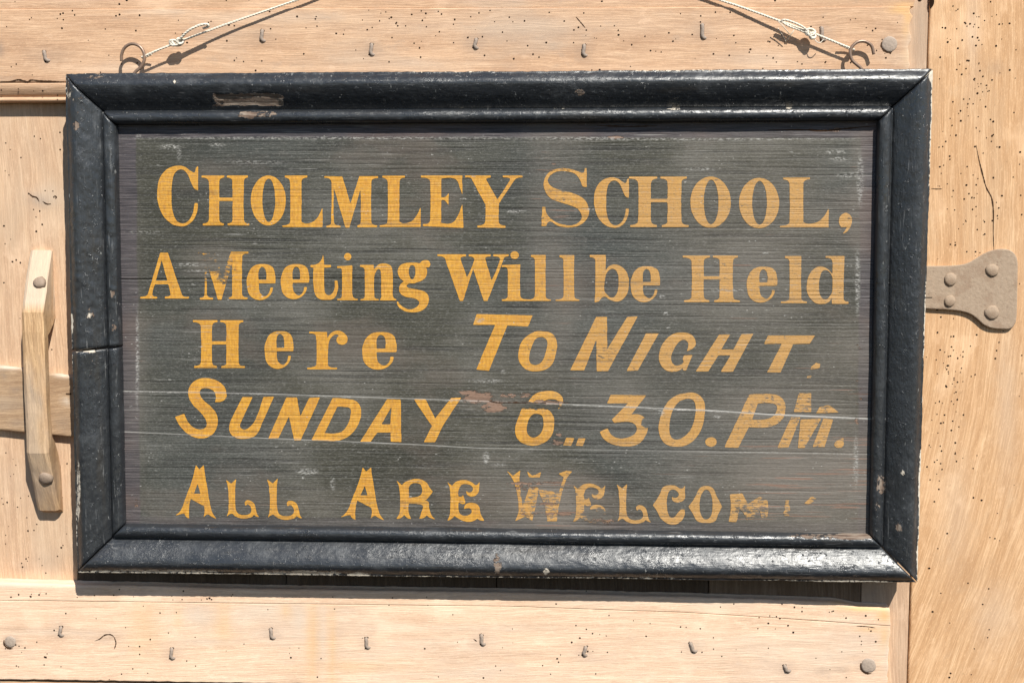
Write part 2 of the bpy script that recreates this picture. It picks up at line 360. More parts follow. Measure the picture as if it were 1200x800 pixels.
# ------------------------------------------------------------------ slab: a plank with uneven edges
def lin(d, L, dense=(0, .0004, .0009, .0016, .0028, .0045, .007)):
    de = [q for q in dense if q < L * .4]; n = max(1, int(math.ceil((L - 2 * de[-1]) / d)))
    return np.array(de[:-1] + list(np.linspace(de[-1], L - de[-1], n + 1)) + [L - q for q in de[:-1]][::-1]) / L
class Slab:
    def __init__(s, name, parent, mat, top, bot, yf, yb, r=.003, rag=(.0006,) * 4, amp=.0004, step=.004, seed=0, stains_shade=(), raw=(), pale=(), r2=None):
        T = at([p[0] for p in top], [p[1] for p in top], yf); B = at([p[0] for p in bot], [p[1] for p in bot], yf)
        s.yf = yf; s.amp = amp; s.seed = seed; s.horiz = abs(T[-1, 0] - T[0, 0]) > abs(T[0, 2] - B[0, 2])
        W = T[-1, 0] - T[0, 0]; H = np.mean(T[:, 2]) - np.mean(B[:, 2])
        u = lin(step if not s.horiz else step * 1.5, W); v = lin(step if s.horiz else step * 1.5, H)
        def poly(P, u):
            t = (P[:, 0] - P[0, 0]) / (P[-1, 0] - P[0, 0]); return np.stack([np.interp(u, t, P[:, 0]), np.interp(u, t, P[:, 2])], -1)
        tp, bp = poly(T, u), poly(B, u)
        G = tp[None] * (1 - v[:, None, None]) + bp[None] * v[:, None, None]
        X, Z = G[..., 0].copy(), G[..., 1].copy()
        U = u[None] * W + 0 * Z; Vv = v[:, None] * H + 0 * Z
        e = lambda q, sd: (fbm(q * 60, q * 0 + sd, seed + sd, 4) + .6 * fbm(q * 300, q * 0 + sd, seed + sd + 5, 3))
        # ragged edges: top, bottom, left, right
        Z += -np.abs(e(X, 1)) * 2.6 * rag[0] * smooth(.02, 0, Vv) + np.abs(e(X, 2)) * 2.6 * rag[1] * smooth(.02, 0, H - Vv)
        X += np.abs(e(Z, 3)) * 2.6 * rag[2] * smooth(.02, 0, U) - np.abs(e(Z, 4)) * 2.6 * rag[3] * smooth(.02, 0, W - U)
        d = np.minimum(np.minimum(U, W - U), np.minimum(Vv, H - Vv))
        r2 = r2 or r; cir = lambda dd, rr: rr * (1 - np.sqrt(np.clip(1 - np.clip(1 - dd / rr, 0, 1) ** 2, 0, 1)))
        Y = yf + s.rel(X, Z) + np.maximum(cir(Vv, r), cir(np.minimum(np.minimum(U, W - U), H - Vv), r2))
        nv, nu = X.shape
        V = np.stack([X, Y, Z], -1).reshape(-1, 3); F = quads(nv, nu)
        ring = [j for j in range(nu)] + [i * nu + nu - 1 for i in range(1, nv)] + [(nv - 1) * nu + j for j in range(nu - 2, -1, -1)] + [i * nu for i in range(nv - 2, 0, -1)]
        back = V[ring].copy(); back[:, 1] = yb; o = len(V); V = np.concatenate([V, back]); n = len(ring)
        F += [(ring[i], ring[(i + 1) % n], o + (i + 1) % n, o + i) for i in range(n)]; F.append(tuple(range(o + n - 1, o - 1, -1)))
        px, py = topx(V)
        def blob(L):
            a = np.zeros(len(V))
            for (cx, cy, rx, ry, w) in L:
                dd = ((px - cx) / rx) ** 2 + ((py - cy) / ry) ** 2
                dd = dd * (1 + 1.2 * fbm(V[:, 0] * 90, V[:, 2] * 90, int(cx) % 50, 3)); a = np.maximum(a, w * np.exp(-dd * 1.3))
            return np.clip(a, 0, 1)
        s.o = mesh_obj(name, V, F, mat, parent, {'stain_shade': blob(stains_shade), 'raw': blob(raw), 'pale': blob(pale)})
    def rel(s, X, Z):
        a, b = (7, 40) if s.horiz else (40, 7)
        return s.amp * 2 * fbm(X * a, Z * b, s.seed, 4)
    def y(s, x, z): return float(s.yf + s.rel(np.array(x), np.array(z)))
def holes(parent, slab, pts, name='worm_holes', rmin=.0006, rmax=.00125):
    V = []; F = []
    for (px, py) in pts:
        p = at(px, py, slab.yf); x, z = p[0], p[2]; r = random.uniform(rmin, rmax) * random.choice((1, 1, .75)); n = 9; o = len(V)
        a0 = random.random() * 6; sx = random.uniform(.8, 1.25)
        for kk in range(n):
            a = a0 + 2 * math.pi * kk / n; q = random.uniform(.85, 1.12); xx = x + r * q * sx * math.cos(a); zz = z + r * q * math.sin(a)
            V.append((xx, slab.y(xx, zz) - .00025, zz))
        F.append(tuple(range(o, o + n)))
    o = mesh_obj(name, V, F, M['hole'], parent, shade=False); o['kind'] = 'stuff'; return o
def strip(name, parent, slab, pts, w, mat=None, jit=.4, lift=.0003):
    P = crom(pts, 8); V = []; F = []
    for i, (a, b) in enumerate(P):
        p = at(a, b, slab.yf); q = P[min(i + 1, len(P) - 1)] - P[max(i - 1, 0)]; q = q / (np.hypot(*q) + 1e-9); nx, nz = q[1], q[0]
        e = min(i, len(P) - 1 - i) / (len(P) * .5); ww = w * (.25 + .75 * min(1, e * 2.5)) * random.uniform(1 - jit, 1 + jit)
        for sg in (-1, 1):
            x = p[0] + sg * nx * ww / 2; z = p[2] + sg * nz * ww / 2; V.append((x, slab.y(x, z) - lift, z))
    F = [(2 * i, 2 * i + 1, 2 * i + 3, 2 * i + 2) for i in range(len(P) - 1)]
    return mesh_obj(name, V, F, mat or M['crack'], parent, shade=False)
def scatter(n, box, clusters=()):
    out = []
    for _ in range(n): out.append((random.uniform(box[0], box[2]), random.uniform(box[1], box[3])))
    for (cx, cy, sx, sy, m) in clusters:
        for _ in range(m): out.append((random.gauss(cx, sx), random.gauss(cy, sy)))
    return [(a, b) for a, b in out if box[0] <= a <= box[2] and box[1] <= b <= box[3]]

# ------------------------------------------------------------------ the door
Y_BOARD, Y_RAIL, Y_LEDGE, Y_POST = 0.0, -.020, -.010, -.0035
door = thing('plank_door', 'old pale oak plank door with nailed cross rails behind the hanging sign', 'door', (0, .02, -.75))
lx = lambda py: 1088.5 - (py / 800.0) * 26.0                      # right-hand edge of the door
edges = [(-260, -275), (78.0 + 10, 92), (335, 335), (585, 580), (835, 828), (1030, 1000)]
TOPY, BOTY = -260, 1080
brd = []
for i in range(6):
    a0, a1 = edges[i]; b0, b1 = edges[i + 1] if i < 5 else (lx(TOPY), lx(BOTY))
    g = .15 if i < 5 else .0
    brd.append(Slab('door_board', door, M['board'] if i in (0, 5) else (M['shade_board'] if i < 4 else M['half_shade_board']), [(a0 + 1, TOPY), (b0 - g, TOPY)], [(a1 + 1, BOTY), (b1 - g, BOTY)], Y_BOARD, .024, r=.0007, rag=(.0001,) * 4, amp=.0004, seed=30 + i,  # boards behind the sign carry its shadow in their colour
                    stains_shade=[(50, 660, 25, 18, .25), (118 / 4.4, 665, 12, 8, .3), (47, 235, 14, 8, .5)] if i == 0 else ([(1078, 40, 18, 120, .38), (1055, 760, 18, 120, .25), (1020, 695, 30, 30, .6)] if i == 5 else ()), pale=[(55, 230, 26, 14, .3), (40, 560, 60, 30, .15)] if i == 0 else ()))  # last board's blob beside the sign corner fades the painted shadow out
holes(brd[0].o, brd[0], scatter(34, (2, 142, 72, 425)) + scatter(30, (2, 520, 82, 672), [(64, 560, 12, 40, 10), (30, 660, 8, 6, 4)]))
strip('knot_crack', brd[0].o, brd[0], [(34, 226.5), (38, 230), (43, 231.5), (46, 236)], .0017)
strip('knot_crack', brd[0].o, brd[0], [(50, 236), (55, 239), (60, 239)], .0013)
strip('knot_crack', brd[0].o, brd[0], [(64, 229), (66, 231), (65, 233)], .0016)

nails_top = [(53, 66, 12, .16, 9), (307, 42, -6, .0, 9), (435, 58, -8, .0, 9), (557, 51, -14, .0, 7.5), (684, 59, -6, .0, 9), (823, 37, 1, .0, 12), (963, 40, 2, .0, 11)]
nails_bot = [(71, 739, -10, 0, 7.5), (201, 765, -6, 0, 9), (318, 742, 5, 0, 9), (429.5, 753, 2, 0, 9), (564.5, 749, 2, 0, 9), (685, 762, -18, 0, 7.5), (811, 758, 20, 0, 9), (921, 783, 25, 0, 6)]
st_top = [(n[0], n[1], 15, 13, .32) for n in nails_top] + [(1042, 52, 11, 10, .5), (60, 66, 30, 12, .25), (0, 57, 6, 10, .5)]
st_bot = [(n[0], n[1], 11, 10, .25) for n in nails_bot] + [(13, 751, 11, 9, .5), (125, 748, 18, 7, .28), (1016, 780, 12, 10, .4), (965, 786, 14, 5, .35), (985, 784, 12, 5, .35), (40, 738, 40, 4, .2)]
top_main = Slab('top_rail', door, M['rail'], [(-260, 11), (600, 9.2), (1071, 7.5)], [(-260, 97), (0, 97), (74, 96.5), (600, 96), (1066, 95)], Y_RAIL, -.0006, r=.0012, r2=.0016, rag=(.0001, .0010, .0003, .0060), seed=41,
                stains_shade=st_top, raw=[(1058, 12, 14, 5, .9), (1064, 20, 5, 12, .9), (1062, 36, 5, 10, .7), (1064, 66, 6, 16, .55)], pale=[(195, 14, 40, 4, .35), (1066, 60, 8, 30, .5), (600, 30, 300, 18, .18), (330, 20, 120, 8, .35), (890, 70, 60, 12, .35), (480, 75, 60, 8, .3), (150, 80, 70, 8, .3)])
top_up = Slab('top_rail_bead', door, M['rail'], [(-260, -120), (1073, -124)], [(-260, 11.4), (600, 9.6), (1072, 8.0)], Y_RAIL + .0011, -.0005, r=.0004, rag=(.0003, .0003, .0003, .0022), seed=43, raw=[(1060, 6, 14, 4, .7)])
H_top = scatter(110, (2, 12, 1062, 92), [(80, 20, 22, 14, 12), (155, 40, 30, 22, 10), (510, 30, 50, 20, 26), (445, 20, 45, 14, 18), (740, 30, 40, 20, 14), (1020, 30, 25, 25, 12), (870, 45, 25, 25, 10)])
holes(top_main.o, top_main, H_top)
holes(top_up.o, top_up, scatter(40, (2, -20, 1062, 6)))
strip('split', top_main.o, top_main, [(675, 20), (681, 27), (686, 33)], .0010)
strip('split', top_main.o, top_main, [(0, 96), (14, 95.3), (22, 93.6), (32, 95.8), (37, 94), (48, 95), (60, 95.4), (73, 96)], .0016)
# moulding under the top rail (ovolo, groove, small bead)
def sweep_h(name, parent, mat, x0, x1, prof, step=.01):
    """prof: list of (py at left, py at right, depth) from top to bottom"""
    n = int(abs(x1 - x0) / 8); xs = np.linspace(x0, x1, n); V = []
    for (a, b, y) in prof:
        p = at(xs, a + (b - a) * (xs - 0) / 1060.0, y); p[:, 1] += .0003 * fbm(p[:, 0] * 30, p[:, 2] * 90, 3); V.append(p)
    V = np.stack(V, 0); nv, nu = V.shape[:2]; F = quads(nv, nu)
    F.append(tuple(i * nu for i in range(nv))); F.append(tuple(i * nu + nu - 1 for i in range(nv - 1, -1, -1)))
    z = np.zeros(nv * nu)
    return mesh_obj(name, V.reshape(-1, 3), F, mat, parent, {'stain_shade': z, 'raw': z, 'pale': z})
pr = [(97.4, 95.5, -.0004), (97.4, 95.5, -.0185)]
for t in np.linspace(0, 1, 8): pr.append((97.6 + 15 * t, 95.7 + 15 * t, -.0192 + .0055 * t * t))
pr += [(113.2, 111.2, -.0125), (114.2, 112.2, -.0125)]
for t in np.linspace(0, 1, 7): pr.append((114.4 + 5.4 * t, 112.4 + 5.4 * t, -.0135 - .0022 * math.sin(math.pi * t)))
pr += [(120.2, 118.2, -.012), (121.0, 119.0, -.0004)]
mld = sweep_h('moulding', door, M['rail'], -260, 1064, pr)
mslab = type('q', (), {})(); mslab.yf = -.0182; mslab.y = lambda x, z: -.0192
holes(mld, mslab, [(2, 106), (40, 107), (50.5, 107), (68, 112), (22, 104.5)], rmin=.0009)

# bottom rail: a narrow top lip above a scribed line, then the broad face
lip_top = [(-260, 675), (0, 682), (90, 684.5), (300, 689.5), (600, 694), (800, 699), (900, 702), (980, 705), (1005, 710), (1043, 712)]
lip_bot = [(-260, 696), (0, 703.0), (300, 706.5), (600, 710), (800, 717), (900, 723), (1044, 733)]
lip = Slab('bottom_rail_lip', door, M['rail2'], lip_top, lip_bot, Y_RAIL, -.0005, r=.0042, r2=.0007, rag=(.0007, .0001, .0003, .0012), seed=51,
           raw=[(1010, 713, 30, 4, .9), (1036, 720, 9, 10, .8), (985, 706, 20, 3, .6)], pale=[(30, 684, 70, 4, .8), (850, 708, 60, 7, .35), (700, 705, 80, 6, .3)])
face = Slab('bottom_rail', door, M['rail2'], [(a, b + .25) for a, b in lip_bot], [(-260, 789), (0, 796), (300, 800.5), (600, 805), (1040, 818)], Y_RAIL + .0002, -.0005, r=.0006, r2=.0014, rag=(.0001, .0012, .0003, .0022), seed=53,
            stains_shade=st_bot + [(372, 755, 7, 45, .13), (393, 760, 8, 40, .13), (175, 735, 14, 30, .1), (340, 715, 10, 14, .12)], raw=[(1038, 745, 8, 16, .75), (1020, 737, 22, 4, .5), (366, 750, 8, 60, .50), (389, 755, 6, 60, .45), (335, 716, 8, 10, .45), (170, 735, 24, 40, .30), (262, 730, 12, 26, .42), (208, 725, 8, 14, .35), (420, 780, 60, 8, .3)], pale=[(1042, 765, 7, 40, .5), (90, 741, 80, 4, .35), (240, 752, 40, 4, .5), (560, 735, 160, 5, .3), (232, 722, 18, 10, .5), (350, 728, 9, 18, .5), (377, 745, 4, 40, .4), (300, 715, 26, 12, .4), (560, 790, 80, 8, .35), (850, 760, 120, 20, .25), (960, 770, 40, 16, .4)])
holes(face.o, face, scatter(75, (2, 706, 1036, 798), [(30, 760, 25, 18, 12), (880, 735, 70, 18, 22), (1010, 745, 18, 16, 10), (640, 755, 60, 20, 10)]) )
holes(lip.o, lip, scatter(20, (2, 694, 300, 703)) + [(390, 699), (460, 700), (500, 699), (140, 690), (215, 692), (687, 692), (860, 707), (940, 711), (975, 716), (931, 711)])
strip('split', face.o, face, [(111, 750.5), (117, 748), (123, 743.5), (130, 743), (135, 747)], .0013)
strip('split', face.o, face, [(134, 746), (136, 753), (134, 760)], .0013)
strip('split', face.o, face, [(1004, 733), (1015, 733.5), (1026, 735)], .0009)
strip('split', face.o, face, [(555, 748), (559, 751)], .0010)
low = Slab('lower_board', door, M['ledge'], [(-260, 790.5), (0, 797.5), (300, 802.0), (600, 806.5), (1040, 819.5)], [(-260, 1000), (1036, 1010)], Y_RAIL + .003, -.0005, r=.002, seed=57)
# middle ledge behind the handle
ledge = Slab('middle_ledge', door, M['ledge'], [(-260, 392), (0, 428.5), (85, 441), (330, 470)], [(-260, 480), (0, 504.5), (85, 512.5), (330, 540)], Y_LEDGE, -.0005, r=.0030, rag=(.0004, .0005, .0003, .0003), seed=61,
             stains_shade=[(4, 440, 5, 5, .4), (18, 457, 8, 4, .4), (20, 495, 10, 5, .35), (74, 495, 10, 12, .25)], pale=[(14, 430, 26, 3.2, .95), (75, 439, 14, 3.5, .95), (77, 470, 5, 5, .8)])
strip('split', ledge.o, ledge, [(77, 461), (80, 461.5), (84, 461)], .0020)

# clenched nails and nail heads
def nail_mesh(L):
    h = L / 2; P = [(0, .006, h + .0004), (0, .0012, h), (0, -.0010, h - .0012), (.0002, -.0013, h * .3), (-.0001, -.0013, -h * .4), (.0006, -.0012, -h + .0016), (.0018, -.0006, -h + .0002), (.0030, .0012, -h + .0004), (.0034, .006, -h + .0004)]
    V, F = tube(crom(P, 4), .0019, 8, sq=1.0); V = [(x * 1.15, y * .8, z) for x, y, z in [tuple(v) for v in V]]; return V, F
def put_local(o, slab, px, py, ang, sc=1.0, dy=0.0):
    p = at(px, py, slab.yf); r = o.parent
    off = Vector(r.location) if r.type == 'EMPTY' else Vector((0, 0, 0))
    o.location = Vector((p[0], slab.y(p[0], p[2]) + dy, p[2])) - off; o.rotation_euler = (0, math.radians(ang), 0); o.scale = (sc, sc, sc)
def make(name, VF, mat, parent, shade=True):
    o = mesh_obj(name, VF[0], VF[1], mat, parent, shade=shade); o.location = (0, 0, 0); return o
proto = {}
for slab, L in ((top_main, nails_top), (face, nails_bot)):
    for (px, py, ang, _, hl) in L:
        if hl not in proto:
            o = make('nail', nail_mesh(hl * .00122 + .0010), M['nail'], door); proto[hl] = o
        else:
            o = proto[hl].copy(); C.objects.link(o)
        put_local(o, slab, px, py, -ang, 1.0, random.uniform(-.0004, .0002))
        a = math.radians(ang); s = hl * .57 + .8
        for sg in (-1, 1):
            qx, qy = px + sg * math.sin(a) * s, py + sg * math.cos(a) * s
            strip('nail_hole_shade', slab.o, slab, [(qx - 2.6, qy + random.uniform(-1, 1)), (qx, qy), (qx + 2.6, qy + random.uniform(-1, 1))], .0028 if sg < 0 else .0018, M['hole'])  # dark strips: hole at the upper end, painted shade at the lower
def dome(r, h, n=14, m=5, rough=.0, seed=0):
    V = [(0, -h, 0)]; F = []
    for i in range(1, m + 1):
        a = i / m * math.pi / 2
        for kk in range(n):
            b = 2 * math.pi * kk / n; q = 1 + rough * float(fbm(math.cos(b) * 1.5 + seed, math.sin(b) * 1.5 + i * .2, seed, 3)) * 2
            V.append((r * math.sin(a) * math.cos(b) * q, -h * (math.cos(a)) ** .7 * (1 + rough * float(fbm(kk * .9, i * .8 + seed, 3, 2))), r * math.sin(a) * math.sin(b) * q))
    for kk in range(n): F.append((0, 1 + (kk + 1) % n, 1 + kk))
    for i in range(m - 1):
        for kk in range(n): F.append((1 + i * n + kk, 1 + i * n + (kk + 1) % n, 1 + (i + 1) * n + (kk + 1) % n, 1 + (i + 1) * n + kk))
    o = len(V)
    for kk in range(n): x, y, z = V[1 + (m - 1) * n + kk]; V.append((x, .002, z))
    for kk in range(n): F.append((1 + (m - 1) * n + kk, 1 + (m - 1) * n + (kk + 1) % n, o + (kk + 1) % n, o + kk))
    return V, F
M['head'] = plain('nail_head_iron', (.40, .315, .25), .75, 420, .4, .0008)
for slab, px, py, r, mt in ((top_main, 1042.5, 52, .0090, 'head'), (face, 12.5, 751.5, .0074, 'head'), (face, 1018, 779, .0090, 'head')):
    o = make('nail_head', dome(r, .0016 if px != 127 else .0007, rough=.12, seed=int(px) % 40), M[mt] if px != 127 else M['rail2'], door); put_local(o, slab, px, py, random.uniform(0, 90))
    P = [(px - r * 1060 * math.cos(t), py + r * 1060 * math.sin(t)) for t in np.linspace(-.3, 1.9, 7)]
    if px != 127: strip('nail_hole_shade', slab.o, slab, P, .0022)  # dark crescent painted at the lower left as the head's shadow

# the wooden pull: bevelled ends bolted down, a raised grip
def zpx(py, y, px=48): return float(at(px, py, y)[2])
hp = [(293, 0.0), (293, -.005), (366, -.038), (531, -.038), (598, -.0135), (600, 0.0), (548, 0.0), (512, -.024), (392, -.024), (371, 0.0)]
def handle_x(py, y, side): return float(at((33, 61)[side] if py < 300 else 0, py, y)[0])
axis = lambda t: (1 - t)                                               # the pull leans slightly, as the boards do
xl0, xl1 = at(34.5, 293, -.005)[0], at(43.5, 598, -.0135)[0]; wid = .0268
ring2d = []
for i in range(len(hp)):
    a, b = hp[i], hp[(i + 1) % len(hp)]; n = 14 if abs(a[0] - b[0]) > 100 else 6
    for kk in range(n):
        t = kk / n; ring2d.append((a[0] + (b[0] - a[0]) * t, a[1] + (b[1] - a[1]) * t))
V = []; nr = len(ring2d); us = [0, .0012, .004, .009, .0134, .018, .0228, .0256, wid]
for u in us:
    e = min(u, wid - u); ins = .0024 * max(0, 1 - e / .0040) ** 1.5
    for (py, y) in ring2d:
        t = (py - 293) / 305.0; x = xl0 + (xl1 - xl0) * t + u
        zc = zpx(445, -.02); z = zpx(py, y); z = zc + (z - zc) * (1 - ins * 3); yy = min(0.002, y + (ins if y < -.004 else 0) * (1 if y < -.03 or True else 0))
        if -.0245 < y < -.0235: yy = y - ins * .3
        w = .0018 * float(fbm(u * 110, py * .06, 5, 3)); V.append((x + .0022 * float(fbm(py * .045, u * 60, 8, 3)), yy + w, z))
F = []
for i in range(len(us) - 1):
    for kk in range(nr): F.append((i * nr + kk, (i + 1) * nr + kk, (i + 1) * nr + (kk + 1) % nr, i * nr + (kk + 1) % nr))
# end caps: split the C-shaped outline into grip, upper foot and lower foot
def cap(o, flip):
    idx = {}; cnt = 0; starts = []
    for i in range(len(hp)):
        starts.append(cnt); a, b = hp[i], hp[(i + 1) % len(hp)]; cnt += 14 if abs(a[0] - b[0]) > 100 else 6
    rg = lambda i, j: list(range(starts[i], starts[j] + 1))
    top = rg(0, 2) + rg(8, 9) + list(range(starts[9] + 1, nr)); bot = rg(3, 7); mid = [starts[2]] + rg(2, 3)[1:] + rg(7, 8)
    for poly in (top, bot, mid):
        q = [o + i for i in poly]; F.append(tuple(q[::-1] if flip else q))
cap(0, False); cap((len(us) - 1) * nr, True)
z0 = np.zeros(len(V)); pz = np.array([v[2] for v in V])
pull = mesh_obj('pull_handle', V, F, M['handle'], door, {'stain_shade': np.where(pz < zpx(540, -.02), .14, 0) + np.array([.22 * max(0.0, float(fbm(v[2] * 45, v[0] * 70, 6, 3)) * 2.2) for v in V]), 'raw': z0, 'pale': np.where((pz > zpx(366, -.038)), .62, 0)}, shade=False)  # lower foot evenly darker, upper bevel paler, blotches of stain over all
for (px, py, d, r, tl) in ((46.5, 331, -.0225, .0080, .45), (54, 560, -.0265, .0085, -.36)):
    o = make('bolt', dome(r, .0045, n=10, m=4, rough=.22, seed=px), M['bolt'], pull); p = at(px, py, d)
    o.location = p; o.rotation_euler = (-tl, 0, 0)
strip_p = type('q', (), {})(); strip_p.yf = -.018; strip_p.y = lambda x, z: -.038 + abs(z - zpx(366, -.038)) * .46

# ------------------------------------------------------------------ the post with its hinge plate
post = thing('door_post', 'broad golden oak door post peppered with worm holes and carrying an iron hinge plate', 'post', (.62, .02, -.75))
ps = Slab('post_face', post, M['post'], [(lx(TOPY) + 1.4, TOPY), (1560, TOPY)], [(lx(BOTY) + 1.4, BOTY), (1545, BOTY)], Y_POST, .05, r=.0022, rag=(.0003, .0003, .0006, .0003), seed=71, amp=.0006,
          stains_shade=[(1168, 80, 14, 10, .22), (1128, 350, 5, 80, .0)], pale=[(1140, 40, 10, 60, .3), (1120, 600, 20, 80, .2), (1180, 480, 14, 90, .25), (1165, 720, 30, 40, .25)])
H_post = scatter(80, (1096, 2, 1198, 420), [(1128, 30, 12, 16, 14), (1140, 70, 16, 20, 14), (1150, 105, 8, 14, 16), (1160, 30, 20, 18, 10), (1128, 130, 14, 20, 10), (1138, 235, 22, 25, 26), (1150, 150, 16, 20, 12), (1120, 280, 12, 10, 8)]) \
    + scatter(14, (1090, 400, 1198, 640)) + scatter(0, (1084, 385, 1160, 600), [(1112, 425, 12, 26, 34), (1106, 500, 12, 30, 30), (1094, 560, 8, 20, 12)]) + scatter(16, (1070, 600, 1180, 795))
holes(ps.o, ps, H_post)
strip('split', ps.o, ps, [(1144, 170), (1147, 186), (1152, 206), (1156, 220), (1162, 232), (1164, 248), (1164, 272), (1164.5, 296)], .0013)
strip('split', ps.o, ps, [(1091, 221), (1098, 221.5), (1104, 221.3)], .0008)
strip('edge_gap', ps.o, ps, [(1091.5, -40), (1092, -10), (1092, 2), (1090.5, 10)], .0055, M['hole'], .1)
strip('edge_gap', brd[5].o, brd[5], [(1078, -30), (1078, -8), (1077.5, 2)], .0085, M['hole'], .1)
# iron hinge plate
ol = [(1040, 311), (1088, 311.5), (1110, 311.3), (1124, 310.3), (1134, 308), (1143, 303), (1152, 297.5), (1162, 293.4), (1173, 291.5), (1183, 293), (1189.5, 298), (1192.3, 306), (1192.6, 320), (1192, 350), (1191.2, 372), (1189, 380), (1184.5, 384.8), (1177, 385.6), (1163, 384.6), (1153, 380.5), (1145, 373.5), (1136, 367.5), (1124, 364.3), (1108, 362.8), (1088, 361.8), (1040, 361)]
yb_, yf_ = Y_POST + .0005, Y_POST - .0052
O = np.array(crom(ol[1:-1], 5)); O = np.concatenate([[ol[0]], O, [ol[-1]]]); c0 = O.mean(0); layers = []
for ins, y in ((0, yb_), (0, yf_ + .0010), (.5, yf_ + .0003), (1.4, yf_)):
    nrm_ = np.roll(O, -1, 0) - np.roll(O, 1, 0); nrm_ = np.stack([-nrm_[:, 1], nrm_[:, 0]], 1); nrm_ /= np.linalg.norm(nrm_, axis=1)[:, None]
    Q = O + nrm_ * ins; layers.append(at(Q[:, 0], Q[:, 1], y))
V = np.concatenate(layers); n = len(O); F = []
for i in range(3):
    for kk in range(n): F.append((i * n + kk, i * n + (kk + 1) % n, (i + 1) * n + (kk + 1) % n, (i + 1) * n + kk))
F.append(tuple(range(3 * n, 4 * n)))
hinge = mesh_obj('hinge_plate', V, F, M['hinge'], post, shade=False); hinge['label'] = 'rust-brown flared iron plate held by four dome rivets'
for (px, py, r) in ((1113.5, 327.5, .0078), (1112.5, 353, .0072), (1162.5, 317, .0078), (1162, 366, .0086)):
    o = make('rivet', dome(r, .0032, n=11, m=4, rough=.2, seed=px % 31), M['hinge'], hinge); o.location = at(px, py, yf_ + .0002)
tab = at([1074, 1093, 1093, 1074], [327, 327, 348, 348], yf_ - .0012); tb = tab.copy(); tb[:, 1] = yf_ + .001
mesh_obj('hinge_tab', np.concatenate([tab, tb]), [(0, 1, 2, 3), (0, 4, 5, 1), (1, 5, 6, 2), (2, 6, 7, 3), (3, 7, 4, 0)], M['hinge'], hinge, shade=False)

# ------------------------------------------------------------------ the sign
Y_BACK = -.0215                                                       # back of the frame rests on the rails
YO = Y_BACK - .031; YP = Y_BACK - .0165                               # outer arris; face of the boards
sign = thing('painted_notice_board', 'black framed wooden notice board with worn gold lettering hung on string', 'sign', tuple(at(582, 683, Y_BACK)))
outer = {'TL': (75.5, 86), 'TR': (1094, 80), 'BR': (1075.5, 683), 'BL': (90, 671)}
inner = {'TL': (137, 146.5), 'TR': (1028, 142), 'BR': (1018.5, 625.5), 'BL': (147, 613.5)}
OC = {k_: at(*v, YO) for k_, v in outer.items()}; IC = {k_: at(*v, Y_BACK - .021) for k_, v in inner.items()}
